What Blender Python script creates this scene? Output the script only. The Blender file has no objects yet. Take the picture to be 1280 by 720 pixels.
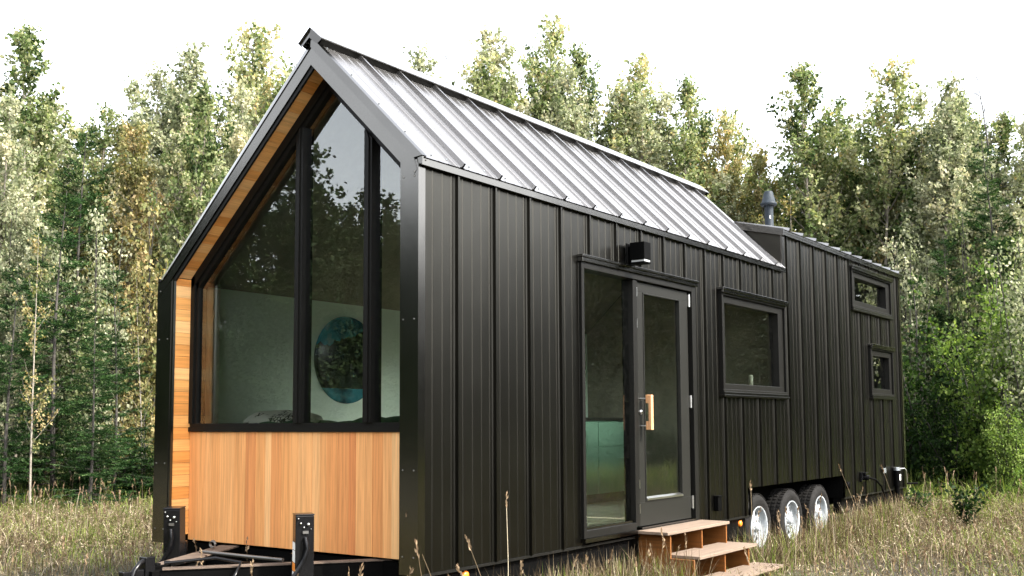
import bpy, math, random
import numpy as np
from mathutils import Vector, Matrix

sc = bpy.context.scene
COL = sc.collection
R = math.radians
rng = np.random.default_rng(7)
random.seed(7)
GZ = -0.57                     # ground level (house wall bottom is z = 0)

# ------------------------------------------------------------------ materials
def new_mat(name):
    m = bpy.data.materials.new(name); m.use_nodes = True
    nt = m.node_tree
    return m, nt, nt.nodes['Principled BSDF'], nt.nodes['Material Output']

def N(nt, kind, **kw):
    n = nt.nodes.new(kind)
    for k, v in kw.items():
        if k in n.inputs: n.inputs[k].default_value = v
        else: setattr(n, k, v)
    return n

def ramp(nt, stops):
    n = nt.nodes.new('ShaderNodeValToRGB')
    cr = n.color_ramp
    while len(cr.elements) < len(stops): cr.elements.new(0.5)
    for e, (p, c) in zip(cr.elements, stops):
        e.position = p; e.color = (*c, 1)
    return n

def plain(name, col, rough=0.5, metal=0.0, var=0.12, scale=6.0, bump=0.0, bscale=60.0, spec=0.5):
    m, nt, b, o = new_mat(name)
    tc = N(nt, 'ShaderNodeTexCoord'); nz = N(nt, 'ShaderNodeTexNoise', Scale=scale, Detail=5.0)
    nt.links.new(tc.outputs['Object'], nz.inputs['Vector'])
    r = ramp(nt, [(0.25, tuple(c * (1 - var) for c in col)), (0.75, tuple(min(1, c * (1 + var)) for c in col))])
    nt.links.new(nz.outputs['Fac'], r.inputs[0]); nt.links.new(r.outputs[0], b.inputs['Base Color'])
    b.inputs['Roughness'].default_value = rough; b.inputs['Metallic'].default_value = metal
    b.inputs['Specular IOR Level'].default_value = spec
    if bump:
        n2 = N(nt, 'ShaderNodeTexNoise', Scale=bscale, Detail=4.0)
        nt.links.new(tc.outputs['Object'], n2.inputs['Vector'])
        bp = N(nt, 'ShaderNodeBump', Strength=bump, Distance=0.01)
        nt.links.new(n2.outputs['Fac'], bp.inputs['Height']); nt.links.new(bp.outputs[0], b.inputs['Normal'])
    return m

def metal_paint(name, col, rough, metal=0.9, waviness=0.12):
    """charcoal metallic sheet: soft oil-canning and dusty streaks"""
    m, nt, b, o = new_mat(name)
    tc = N(nt, 'ShaderNodeTexCoord')
    mp = N(nt, 'ShaderNodeMapping'); mp.inputs['Scale'].default_value = (0.6, 0.6, 0.5)
    nt.links.new(tc.outputs['Object'], mp.inputs['Vector'])
    nz = N(nt, 'ShaderNodeTexNoise', Scale=5.0, Detail=6.0)
    nt.links.new(mp.outputs[0], nz.inputs['Vector'])
    r = ramp(nt, [(0.3, tuple(c * 0.95 for c in col)), (0.72, tuple(c * 1.05 for c in col))])
    nt.links.new(nz.outputs['Fac'], r.inputs[0]); nt.links.new(r.outputs[0], b.inputs['Base Color'])
    rr = N(nt, 'ShaderNodeMapRange'); rr.inputs[3].default_value = rough - 0.02; rr.inputs[4].default_value = rough + 0.03
    nt.links.new(nz.outputs['Fac'], rr.inputs[0]); nt.links.new(rr.outputs[0], b.inputs['Roughness'])
    b.inputs['Metallic'].default_value = metal
    n2 = N(nt, 'ShaderNodeTexNoise', Scale=2.3, Detail=2.0)
    mp2 = N(nt, 'ShaderNodeMapping'); mp2.inputs['Scale'].default_value = (1.5, 1.5, 0.6)
    nt.links.new(tc.outputs['Object'], mp2.inputs['Vector']); nt.links.new(mp2.outputs[0], n2.inputs['Vector'])
    bp = N(nt, 'ShaderNodeBump', Strength=waviness, Distance=0.05)
    nt.links.new(n2.outputs['Fac'], bp.inputs['Height']); nt.links.new(bp.outputs[0], b.inputs['Normal'])
    return m

def board_wood(name, stops, grain_axis, rough=0.55, grain=0.35):
    """per-board colour from the face attribute 'tint', grain stretched along grain_axis (0,1,2)"""
    m, nt, b, o = new_mat(name)
    at = N(nt, 'ShaderNodeAttribute', attribute_name='tint')
    r = ramp(nt, stops)
    nt.links.new(at.outputs['Fac'], r.inputs[0])
    tc = N(nt, 'ShaderNodeTexCoord')
    mp = N(nt, 'ShaderNodeMapping')
    s = [55.0, 55.0, 55.0]; s[grain_axis] = 1.6
    mp.inputs['Scale'].default_value = s
    ad = N(nt, 'ShaderNodeVectorMath', operation='ADD')
    sc_ = N(nt, 'ShaderNodeVectorMath', operation='SCALE'); sc_.inputs['Scale'].default_value = 37.0
    cmb = N(nt, 'ShaderNodeCombineXYZ')
    for k in range(3): nt.links.new(at.outputs['Fac'], cmb.inputs[k])
    nt.links.new(cmb.outputs[0], sc_.inputs[0])
    nt.links.new(tc.outputs['Object'], ad.inputs[0]); nt.links.new(sc_.outputs[0], ad.inputs[1])
    nt.links.new(ad.outputs[0], mp.inputs['Vector'])
    nz = N(nt, 'ShaderNodeTexNoise', Scale=1.0, Detail=6.0, Roughness=0.65, Distortion=0.6)
    nt.links.new(mp.outputs[0], nz.inputs['Vector'])
    gr = ramp(nt, [(0.3, (1 - grain,) * 3), (0.6, (1, 1, 1))])
    nt.links.new(nz.outputs['Fac'], gr.inputs[0])
    mx = N(nt, 'ShaderNodeMixRGB', blend_type='MULTIPLY'); mx.inputs[0].default_value = 1.0
    nt.links.new(r.outputs[0], mx.inputs[1]); nt.links.new(gr.outputs[0], mx.inputs[2])
    nt.links.new(mx.outputs[0], b.inputs['Base Color'])
    b.inputs['Roughness'].default_value = rough
    b.inputs['Specular IOR Level'].default_value = 0.3
    bp = N(nt, 'ShaderNodeBump', Strength=0.15, Distance=0.002)
    nt.links.new(nz.outputs['Fac'], bp.inputs['Height']); nt.links.new(bp.outputs[0], b.inputs['Normal'])
    return m

def glass(name, ior, tint):
    m, nt, b, o = new_mat(name)
    nt.nodes.remove(b)
    tr = N(nt, 'ShaderNodeBsdfTransparent'); tr.inputs[0].default_value = (*tint, 1)
    gl = N(nt, 'ShaderNodeBsdfGlossy'); gl.inputs['Roughness'].default_value = 0.006
    gl.inputs[0].default_value = (0.97, 1.0, 0.98, 1)
    fr = N(nt, 'ShaderNodeFresnel', IOR=ior)
    tc = N(nt, 'ShaderNodeTexCoord'); nz = N(nt, 'ShaderNodeTexNoise', Scale=1.3, Detail=1.0)
    nt.links.new(tc.outputs['Object'], nz.inputs['Vector'])
    bp = N(nt, 'ShaderNodeBump', Strength=0.02, Distance=0.02)
    nt.links.new(nz.outputs['Fac'], bp.inputs['Height']); pass
    # thin film of dust
    df = N(nt, 'ShaderNodeBsdfDiffuse'); df.inputs[0].default_value = (0.5, 0.5, 0.46, 1)
    n3 = N(nt, 'ShaderNodeTexNoise', Scale=26.0, Detail=8.0, Roughness=0.7)
    nt.links.new(tc.outputs['Object'], n3.inputs['Vector'])
    mr = N(nt, 'ShaderNodeMapRange'); mr.inputs[1].default_value = 0.45; mr.inputs[2].default_value = 0.8
    mr.inputs[3].default_value = 0.0; mr.inputs[4].default_value = 0.010
    nt.links.new(n3.outputs['Fac'], mr.inputs[0])
    mx = N(nt, 'ShaderNodeMixShader'); nt.links.new(fr.outputs[0], mx.inputs[0])
    nt.links.new(tr.outputs[0], mx.inputs[1]); nt.links.new(gl.outputs[0], mx.inputs[2])
    m2 = N(nt, 'ShaderNodeMixShader'); nt.links.new(mr.outputs[0], m2.inputs[0])
    nt.links.new(mx.outputs[0], m2.inputs[1]); nt.links.new(df.outputs[0], m2.inputs[2])
    nt.links.new(m2.outputs[0], o.inputs['Surface'])
    return m

def leaf_mat(name, stops, transl=0.42, rough=0.55, tcol=None, jitter=0.10):
    """leaf colour from per-leaf attribute 'tint' plus a per-tree shift"""
    m, nt, b, o = new_mat(name)
    at = N(nt, 'ShaderNodeAttribute', attribute_name='tint')
    oi = N(nt, 'ShaderNodeObjectInfo')
    mr = N(nt, 'ShaderNodeMapRange'); mr.inputs[3].default_value = -jitter; mr.inputs[4].default_value = jitter
    nt.links.new(oi.outputs['Random'], mr.inputs[0])
    ad = N(nt, 'ShaderNodeMath', operation='ADD')
    nt.links.new(at.outputs['Fac'], ad.inputs[0]); nt.links.new(mr.outputs[0], ad.inputs[1])
    r = ramp(nt, stops); nt.links.new(ad.outputs[0], r.inputs[0])
    nt.links.new(r.outputs[0], b.inputs['Base Color'])
    b.inputs['Roughness'].default_value = rough; b.inputs['Specular IOR Level'].default_value = 0.07
    tl = N(nt, 'ShaderNodeBsdfTranslucent')
    br = N(nt, 'ShaderNodeMixRGB', blend_type='MULTIPLY'); br.inputs[0].default_value = 1.0
    br.inputs[2].default_value = (*(tcol or (1.25, 1.3, 0.7)), 1)
    nt.links.new(r.outputs[0], br.inputs[1]); nt.links.new(br.outputs[0], tl.inputs[0])
    mx = N(nt, 'ShaderNodeMixShader'); mx.inputs[0].default_value = transl
    nt.links.new(b.outputs[0], mx.inputs[1]); nt.links.new(tl.outputs[0], mx.inputs[2])
    nt.links.new(mx.outputs[0], o.inputs['Surface'])
    return m

M = {}
M['siding'] = metal_paint('charcoal_siding', (0.043, 0.041, 0.035), 0.29, 1.0, waviness=0.05)
M['trim'] = metal_paint('charcoal_trim', (0.125, 0.121, 0.113), 0.17, 1.0, waviness=0.03)
M['roof'] = metal_paint('roof_metal', (0.30, 0.294, 0.29), 0.22, waviness=0.05)
M['frame'] = plain('black_frame', (0.007, 0.0068, 0.006), 0.40, 0.0, 0.1, spec=0.12)
M['black'] = plain('black_steel', (0.0028, 0.0028, 0.0028), 0.45, 0.0, 0.2, bump=0.1, spec=0.02)
M['gloss_black'] = plain('gloss_black', (0.005, 0.005, 0.0055), 0.2, 0.0, 0.2, spec=0.2)
M['rubber'] = plain('tyre_rubber', (0.011, 0.0105, 0.010), 0.75, 0.0, 0.25, bump=0.3, bscale=40, spec=0.08)
M['white_steel'] = plain('white_wheel_paint', (0.25, 0.268, 0.28), 0.45, 0.0, 0.40, scale=14, spec=0.1)
M['chrome'] = plain('bright_steel', (0.62, 0.62, 0.6), 0.28, 1.0, 0.08)
M['screw'] = plain('dull_screw', (0.16, 0.155, 0.145), 0.4, 0.8, 0.1)
M['grey_metal'] = plain('galvanised', (0.42, 0.45, 0.47), 0.4, 0.9, 0.15)
M['flue'] = plain('slate_flue', (0.018, 0.024, 0.031), 0.5, 0.0, 0.12, spec=0.15)
M['amber'] = plain('amber_lens', (0.80, 0.20, 0.02), 0.25, 0.0, 0.05)
M['white'] = plain('white_plastic', (0.78, 0.77, 0.73), 0.5, 0.0, 0.04)
M['orange_sticker'] = plain('orange_sticker', (0.75, 0.24, 0.03), 0.5, 0.0, 0.05)
M['rust'] = plain('weathered_brown_steel', (0.085, 0.060, 0.044), 0.75, 0.0, 0.4, scale=9, bump=0.25)
M['green_wall'] = plain('sage_green_paint', (0.80, 0.90, 0.79), 0.6, 0.0, 0.05, scale=3, bump=0.05, bscale=90)
M['cream'] = plain('cream_casing', (0.70, 0.66, 0.56), 0.55, 0.0, 0.05)
M['dark_int'] = plain('dark_interior', (0.28, 0.24, 0.18), 0.7, 0.0, 0.2)
M['floor_int'] = plain('interior_floor', (0.62, 0.54, 0.44), 0.45, 0.0, 0.2)
M['cab'] = plain('sea_green_cabinet', (0.26, 0.44, 0.34), 0.45, 0.0, 0.06)
M['worktop'] = plain('dark_worktop', (0.03, 0.028, 0.025), 0.35, 0.0, 0.15)
M['blanket'] = plain('green_blanket', (0.035, 0.10, 0.045), 0.9, 0.0, 0.3, scale=20, bump=0.4)
M['sheet'] = plain('white_sheet', (0.74, 0.72, 0.66), 0.85, 0.0, 0.05, bump=0.2)
CED = [(0.0, (0.60, 0.215, 0.070)), (0.35, (0.70, 0.315, 0.105)), (0.7, (0.76, 0.375, 0.140)), (1.0, (0.81, 0.48, 0.21))]
M['cedar_z'] = board_wood('cedar_vertical', CED, 2)
M['cedar_y'] = board_wood('cedar_soffit', [(0.0, (0.66, 0.265, 0.060)), (0.5, (0.78, 0.38, 0.115)), (1.0, (0.85, 0.50, 0.21))], 1)
M['ply_y'] = board_wood('plywood_tread', [(0.0, (0.155, 0.112, 0.082)), (1.0, (0.20, 0.152, 0.115))], 1, grain=0.35)
M['ply_x'] = board_wood('plywood_side', [(0.0, (0.125, 0.040, 0.006)), (1.0, (0.19, 0.070, 0.014))], 0, grain=0.4)
M['oak'] = board_wood('oak_handle', [(0.0, (0.50, 0.25, 0.11)), (1.0, (0.60, 0.34, 0.17))], 2, rough=0.4)
M['glass'] = glass('window_glass', 2.05, (0.96, 1.0, 0.97))
M['glass_side'] = glass('door_glass', 1.8, (0.84, 0.93, 0.86))

def pattern_mat():
    m, nt, b, o = new_mat('black_white_print')
    tc = N(nt, 'ShaderNodeTexCoord'); v = N(nt, 'ShaderNodeTexVoronoi', Scale=26.0, feature='DISTANCE_TO_EDGE')
    nz = N(nt, 'ShaderNodeTexNoise', Scale=7.0, Detail=2.0)
    nt.links.new(tc.outputs['Object'], v.inputs['Vector']); nt.links.new(tc.outputs['Object'], nz.inputs['Vector'])
    r1 = ramp(nt, [(0.06, (0.03, 0.03, 0.02)), (0.12, (0.74, 0.72, 0.62))])
    nt.links.new(v.outputs['Distance'], r1.inputs[0])
    r2 = ramp(nt, [(0.47, (0, 0, 0)), (0.53, (1, 1, 1))]); nt.links.new(nz.outputs['Fac'], r2.inputs[0])
    mx = N(nt, 'ShaderNodeMixRGB'); mx.inputs[1].default_value = (0.74, 0.72, 0.64, 1)
    nt.links.new(r2.outputs[0], mx.inputs[0]); nt.links.new(r1.outputs[0], mx.inputs[2])
    nt.links.new(mx.outputs[0], b.inputs['Base Color']); b.inputs['Roughness'].default_value = 0.9
    return m
M['print'] = pattern_mat()

def painting_mat():
    """round picture: teal sky with pale cloud, dark ridge, strip of lake (object space: Y across, Z up)"""
    m, nt, b, o = new_mat('mountain_picture')
    tc = N(nt, 'ShaderNodeTexCoord'); sp = N(nt, 'ShaderNodeSeparateXYZ')
    nt.links.new(tc.outputs['Object'], sp.inputs[0])
    cl = N(nt, 'ShaderNodeTexNoise', Scale=5.0, Detail=6.0); nt.links.new(tc.outputs['Object'], cl.inputs['Vector'])
    sky = ramp(nt, [(0.40, (0.008, 0.14, 0.22)), (0.55, (0.04, 0.30, 0.40)), (0.72, (0.34, 0.44, 0.40))])
    nt.links.new(cl.outputs['Fac'], sky.inputs[0])
    rk = N(nt, 'ShaderNodeTexNoise', Scale=9.0, Detail=8.0); nt.links.new(tc.outputs['Object'], rk.inputs['Vector'])
    rock = ramp(nt, [(0.45, (0.002, 0.002, 0.003)), (0.62, (0.004, 0.012, 0.018)), (0.8, (0.015, 0.05, 0.08))])
    nt.links.new(rk.outputs['Fac'], rock.inputs[0])
    # ridge height = 0.12 + 0.25*y + noise(y)
    cb = N(nt, 'ShaderNodeCombineXYZ'); nt.links.new(sp.outputs['Y'], cb.inputs[0])
    rn = N(nt, 'ShaderNodeTexNoise', Scale=7.0, Detail=5.0); nt.links.new(cb.outputs[0], rn.inputs['Vector'])
    a = N(nt, 'ShaderNodeMath', operation='MULTIPLY_ADD'); nt.links.new(sp.outputs['Y'], a.inputs[0])
    a.inputs[1].default_value = 0.30; a.inputs[2].default_value = 0.075
    a2 = N(nt, 'ShaderNodeMath', operation='MULTIPLY_ADD'); nt.links.new(rn.outputs['Fac'], a2.inputs[0])
    a2.inputs[1].default_value = 0.26; nt.links.new(a.outputs[0], a2.inputs[2])
    g = N(nt, 'ShaderNodeMath', operation='LESS_THAN'); nt.links.new(sp.outputs['Z'], g.inputs[0]); nt.links.new(a2.outputs[0], g.inputs[1])
    mx = N(nt, 'ShaderNodeMixRGB'); nt.links.new(g.outputs[0], mx.inputs[0])
    nt.links.new(sky.outputs[0], mx.inputs[1]); nt.links.new(rock.outputs[0], mx.inputs[2])
    lk = N(nt, 'ShaderNodeMath', operation='LESS_THAN'); nt.links.new(sp.outputs['Z'], lk.inputs[0]); lk.inputs[1].default_value = -0.255
    lake = ramp(nt, [(0.4, (0.006, 0.06, 0.09)), (0.6, (0.04, 0.26, 0.34))]); nt.links.new(cl.outputs['Fac'], lake.inputs[0])
    m2 = N(nt, 'ShaderNodeMixRGB'); nt.links.new(lk.outputs[0], m2.inputs[0])
    nt.links.new(mx.outputs[0], m2.inputs[1]); nt.links.new(lake.outputs[0], m2.inputs[2])
    nt.links.new(m2.outputs[0], b.inputs['Base Color']); b.inputs['Roughness'].default_value = 0.25
    return m
M['picture'] = painting_mat()

G1 = [(0.0, (0.026, 0.046, 0.016)), (0.28, (0.090, 0.128, 0.046)), (0.58, (0.225, 0.250, 0.125)), (0.86, (0.36, 0.35, 0.21)), (1.0, (0.41, 0.31, 0.15))]  # poplar greens lightened, treetop glare put into the colour
G2 = [(0.0, (0.004, 0.010, 0.003)), (0.45, (0.011, 0.026, 0.007)), (0.75, (0.032, 0.062, 0.016)), (1.0, (0.10, 0.14, 0.04))]  # dark leaf tones, deep forest shade put into the colour
GY = [(0.0, (0.060, 0.085, 0.026)), (0.40, (0.16, 0.165, 0.068)), (0.70, (0.29, 0.25, 0.120)), (1.0, (0.40, 0.31, 0.17))]
GP = [(0.0, (0.060, 0.082, 0.040)), (0.33, (0.215, 0.235, 0.140)), (0.68, (0.39, 0.39, 0.275)), (1.0, (0.48, 0.42, 0.28))]  # pale leaf tones, glare of the bright sky painted in
M['leaf_green'] = leaf_mat('poplar_leaf', G1, tcol=(1.2, 1.25, 0.8))
M['leaf_bright'] = leaf_mat('bright_leaf', [(0.0, (0.020, 0.045, 0.010)), (0.35, (0.075, 0.125, 0.025)), (0.7, (0.17, 0.24, 0.06)), (1.0, (0.30, 0.34, 0.13))], 0.4)
M['leaf_shade'] = leaf_mat('shaded_far_leaf', [(0.0, (0.010, 0.018, 0.007)), (0.5, (0.020, 0.034, 0.012)), (1.0, (0.030, 0.046, 0.016))], 0.02)  # shade of the backlit far wood is put into this leaf colour
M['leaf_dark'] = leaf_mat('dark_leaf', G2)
M['leaf_pale'] = leaf_mat('glare_pale_leaf', GP, tcol=(1.15, 1.2, 0.88))
M['leaf_yellow'] = leaf_mat('yellowing_leaf', GY, tcol=(1.25, 1.1, 0.6))
M['needle'] = leaf_mat('larch_needle', [(0.0, (0.003, 0.010, 0.003)), (0.45, (0.012, 0.034, 0.009)), (0.75, (0.045, 0.090, 0.027)), (1.0, (0.12, 0.18, 0.075))], 0.25)  # needles darkened, shade inside the wood is part of this colour
M['bark_pale'] = plain('pale_bark', (0.17, 0.15, 0.12), 0.85, 0, 0.45, scale=7, bump=0.5, bscale=25)
M['bark_grey'] = plain('grey_bark', (0.036, 0.032, 0.027), 0.9, 0, 0.4, scale=9, bump=0.5, bscale=30)
M['grass_dry'] = leaf_mat('dry_grass', [(0.0, (0.014, 0.010, 0.005)), (0.30, (0.055, 0.039, 0.021)), (0.60, (0.135, 0.100, 0.060)), (0.84, (0.26, 0.21, 0.135)), (1.0, (0.46, 0.40, 0.29))], 0.25, tcol=(1.1, 1.0, 0.8), jitter=0)
M['grass_green'] = leaf_mat('green_grass', [(0.0, (0.030, 0.052, 0.010)), (0.5, (0.105, 0.145, 0.028)), (1.0, (0.25, 0.28, 0.08))], 0.4, jitter=0)
M['seed'] = leaf_mat('seed_head', [(0.0, (0.10, 0.065, 0.04)), (1.0, (0.26, 0.19, 0.12))], 0.2, tcol=(1.1, 1, 0.8), jitter=0)

def ground_mat():
    m, nt, b, o = new_mat('meadow_soil')
    tc = N(nt, 'ShaderNodeTexCoord'); n1 = N(nt, 'ShaderNodeTexNoise', Scale=0.7, Detail=8.0); n2 = N(nt, 'ShaderNodeTexNoise', Scale=22.0, Detail=6.0)
    nt.links.new(tc.outputs['Object'], n1.inputs['Vector']); nt.links.new(tc.outputs['Object'], n2.inputs['Vector'])
    r1 = ramp(nt, [(0.35, (0.030, 0.024, 0.014)), (0.55, (0.036, 0.034, 0.015)), (0.7, (0.028, 0.036, 0.012))])
    r2 = ramp(nt, [(0.3, (0.45, 0.45, 0.45)), (0.7, (1.2, 1.2, 1.2))])
    nt.links.new(n1.outputs['Fac'], r1.inputs[0]); nt.links.new(n2.outputs['Fac'], r2.inputs[0])
    mx = N(nt, 'ShaderNodeMixRGB', blend_type='MULTIPLY'); mx.inputs[0].default_value = 1
    nt.links.new(r1.outputs[0], mx.inputs[1]); nt.links.new(r2.outputs[0], mx.inputs[2])
    nt.links.new(mx.outputs[0], b.inputs['Base Color']); b.inputs['Roughness'].default_value = 0.95
    return m
M['ground'] = ground_mat()

# ------------------------------------------------------------------ mesh helpers
class MB:
    def __init__(s): s.v = []; s.f = []; s.t = []; s.m = []; s.sm = []
    def add(s, vs, fs, tint=0.5, mi=0, smooth=False):
        k = len(s.v); s.v += [tuple(p) for p in vs]
        for f in fs: s.f.append(tuple(i + k for i in f)); s.t.append(tint); s.m.append(mi); s.sm.append(smooth)
        return s
    def box(s, x0, x1, y0, y1, z0, z1, tint=0.5, mi=0):
        vs = [(x, y, z) for x in (x0, x1) for y in (y0, y1) for z in (z0, z1)]
        return s.add(vs, [(0, 1, 3, 2), (4, 6, 7, 5), (0, 4, 5, 1), (2, 3, 7, 6), (0, 2, 6, 4), (1, 5, 7, 3)], tint, mi)
    def prism(s, poly, d, tint=0.5, mi=0):
        """poly: 3-D points of one face (planar), d: extrusion vector"""
        n = len(poly); a = [Vector(p) for p in poly]; d = Vector(d)
        vs = a + [p + d for p in a]
        fs = [tuple(range(n))[::-1], tuple(range(n, 2 * n))] + [(i, (i + 1) % n, (i + 1) % n + n, i + n) for i in range(n)]
        return s.add(vs, fs, tint, mi)
    def tube(s, pts, rad, seg=8, tint=0.5, mi=0, cap=True):
        pts = [Vector(p) for p in pts]; n = len(pts)
        rads = rad if isinstance(rad, (list, tuple)) else [rad] * n
        vs = []; up = None
        for i, p in enumerate(pts):
            d = (pts[min(i + 1, n - 1)] - pts[max(i - 1, 0)]).normalized()
            if up is None: up = d.orthogonal().normalized()
            up = (up - d * up.dot(d)).normalized(); sd = d.cross(up)
            for k in range(seg):
                a = 2 * math.pi * k / seg
                vs.append(p + (up * math.cos(a) + sd * math.sin(a)) * rads[i])
        fs = [(i * seg + k, i * seg + (k + 1) % seg, (i + 1) * seg + (k + 1) % seg, (i + 1) * seg + k) for i in range(n - 1) for k in range(seg)]
        s.add(vs, fs, tint, mi, True)
        if cap: s.add(vs[:seg], [tuple(range(seg))[::-1]], tint, mi); s.add(vs[-seg:], [tuple(range(seg))], tint, mi)
        return s
    def lathe(s, prof, c, axis='z', seg=32, tint=0.5, mi=0, smooth=True):
        """prof: list of (radius, along-axis)"""
        vs = []
        for r, h in prof:
            for k in range(seg):
                a = 2 * math.pi * k / seg; u, w = r * math.cos(a), r * math.sin(a)
                p = {'z': (u, w, h), 'x': (h, u, w), 'y': (w, h, u)}[axis]
                vs.append((c[0] + p[0], c[1] + p[1], c[2] + p[2]))
        fs = [(i * seg + k, i * seg + (k + 1) % seg, (i + 1) * seg + (k + 1) % seg, (i + 1) * seg + k) for i in range(len(prof) - 1) for k in range(seg)]
        return s.add(vs, fs, tint, mi, smooth)
    def build(s, name, mats, parent=None, bevel=0):
        me = bpy.data.meshes.new(name); me.from_pydata(s.v, [], s.f)
        me.attributes.new('tint', 'FLOAT', 'FACE').data.foreach_set('value', s.t)
        me.polygons.foreach_set('material_index', s.m)
        me.polygons.foreach_set('use_smooth', s.sm)
        for m in (mats if isinstance(mats, (list, tuple)) else [mats]): me.materials.append(m)
        me.update()
        o = bpy.data.objects.new(name, me); COL.objects.link(o)
        if parent: o.parent = parent
        if bevel:
            b = o.modifiers.new('bevel', 'BEVEL'); b.width = bevel; b.segments = 2; b.limit_method = 'ANGLE'; b.angle_limit = R(40)
        return o

def tag(o, label=None, cat=None, group=None, kind=None):
    for k, v in (('label', label), ('category', cat), ('group', group), ('kind', kind)):
        if v: o[k] = v
    return o

def empty(name, loc=(0, 0, 0), rz=0):
    o = bpy.data.objects.new(name, None); COL.objects.link(o)
    o.location = loc; o.rotation_euler.z = rz; o.empty_display_size = 0.2
    return o

# ------------------------------------------------------------------ the tiny house
W = 2.6; YM = 5.98; YE = 10.43
APX = -0.959
house = tag(empty('tiny_house', (-1.3, 5.2, GZ)), 'black metal tiny house on wheels with a glazed cedar gable, parked in the meadow', 'tiny house')
HOFF = Vector((1.3, -5.2, -GZ))
def hp(mb, name, mat, parent=None, bevel=0):
    """build in world coordinates, parent under the house keeping its place"""
    o = mb.build(name, mat, None, bevel)
    if parent is None or parent is house:
        o.parent = house; o.matrix_parent_inverse = Matrix.Translation(HOFF)
    else:
        o.parent = parent
    return o

seams = [0.379 + 0.4064 * k for k in range(11)] + [4.443 + 0.4155 * k for k in range(1, 15)]
seams = [y for y in seams if y < YE - 0.05]
def profile(y0, y1, ss, seam_h=0.026, pencil_h=0.0035):
    """cross-section of standing seam sheet: list of (y, offset)"""
    pts = [(y0, 0.0)]
    marks = []
    for s in ss:
        marks.append(('s', s))
    full = [ss[0] - 0.4064] + list(ss) + [ss[-1] + 0.4155]
    for a, b in zip(full[:-1], full[1:]):
        for q in (0.17, 0.42, 0.66, 0.88): marks.append(('p', a + q * (b - a)))
    for kind, s in sorted(marks, key=lambda t: t[1]):
        if s < y0 + 0.03 or s > y1 - 0.03: continue
        if kind == 's':
            pts += [(s - 0.026, 0), (s - 0.021, 0.007), (s - 0.010, 0.007), (s - 0.0085, seam_h), (s + 0.0085, seam_h), (s + 0.010, 0.004), (s + 0.022, 0.004), (s + 0.025, 0)]
        else:
            pts += [(s - 0.007, 0), (s - 0.0018, pencil_h), (s + 0.0018, pencil_h), (s + 0.007, 0)]
    pts.append((y1, 0.0))
    return pts

def sheet_wall(mb, prof, zfun, holes, mapf):
    """vertical sheet with openings; zfun(y)->(z0,z1); holes: (y0,y1,z0,z1); mapf(y,off,z)->xyz"""
    ys = sorted(set([h[0] for h in holes] + [h[1] for h in holes] + [YM, 4.95, 7.77]))
    out = []
    for (a, oa), (b, ob) in zip(prof[:-1], prof[1:]):
        cur = (a, oa)
        for y in ys:
            if a + 1e-6 < y < b - 1e-6:
                t = (y - a) / (b - a); nx = (y, oa + (ob - oa) * t); out.append((cur, nx)); cur = nx
        out.append((cur, (b, ob)))
    for (a, oa), (b, ob) in out:
        if b - a < 1e-7: continue
        m = (a + b) / 2; z0, z1 = zfun(m)
        spans = [(z0, z1)]
        for h in holes:
            if h[0] < m < h[1]:
                ns = []
                for s0, s1 in spans:
                    if h[3] <= s0 or h[2] >= s1: ns.append((s0, s1)); continue
                    if h[2] > s0: ns.append((s0, h[2]))
                    if h[3] < s1: ns.append((h[3], s1))
                spans = ns
        for s0, s1 in spans:
            mb.add([mapf(a, oa, s0), mapf(b, ob, s0), mapf(b, ob, s1), mapf(a, oa, s1)], [(0, 1, 2, 3)])

DOOR = (1.862, 3.808, -0.10, 2.085)
WBIG = (4.358, 5.975, 1.075, 2.08); WREAR = (8.234, 9.914, 2.222, 2.757); WSML = (8.906, 9.901, 1.124, 1.801)
def shrink(w, e=0.02): return (w[0] + e, w[1] - e, w[2] + e, w[3] - e)
HOLES = [(1.885, 3.785, -0.2, 2.06), shrink(WBIG), shrink(WREAR), shrink(WSML)]
def zr(y):
    b = 0.17 if 4.95 < y < 7.77 else -0.095
    return (b, 2.47 if y < YM else 2.87)
mb = MB(); sheet_wall(mb, profile(0.03, YE - 0.03, seams), zr, HOLES, lambda y, o, z: (o, y, z))
hp(mb, 'siding', M['siding'])
mb = MB(); sheet_wall(mb, profile(0.03, YE - 0.03, seams), lambda y: (0.0, 1.93 if y < YM else 2.82), [(2.66, 5.56, 0.05, 1.76)], lambda y, o, z: (-W - o, y, z))  # left wall, with the opening for the added window
hp(mb, 'siding', M['siding'])
mb = MB(); rs = [-W + 0.3 + 0.4 * k for k in range(6)]
sheet_wall(mb, profile(-W + 0.02, -0.02, rs), lambda x: (-0.1, 2.83), [], lambda x, o, z: (x, YE - 0.02 + o, z))
mb.add([(-W, YE - 0.02, 2.83), (0, YE - 0.02, 2.83), (-1.3, YE - 0.02, 3.18)], [(0, 1, 2)])
hp(mb, 'siding', M['siding'])

# --- corner trims (flat face plus a return on the side wall) with screws
def screws(mb, pts, axis, r=0.0055):
    for p in pts:
        mb.lathe([(r, 0), (r, 0.003 if axis != 'y' else -0.003), (r * 0.5, 0.006 if axis != 'y' else -0.006), (0.0001, 0.006 if axis != 'y' else -0.006)], p, axis, 6, mi=1, smooth=False)
mb = MB(); mb.box(-0.14, 0.0, -0.004, 0.02, -0.10, 2.462)
mb.box(0.0, 0.010, -0.004, 0.062, -0.10, 2.44)
screws(mb, [(x, -0.004, z) for z in (0.01, 0.534, 1.463, 2.36) for x in (-0.112, -0.022)], 'y')
hp(mb, 'corner_trim', [M['trim'], M['screw']])
mb = MB(); mb.box(-W, -2.44, -0.004, 0.02, -0.05, 1.90); mb.box(-W - 0.01, -W, -0.004, 0.062, -0.05, 1.86)
mb.box(-2.44, -2.415, 0.0, 0.02, -0.05, 1.92)
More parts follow.
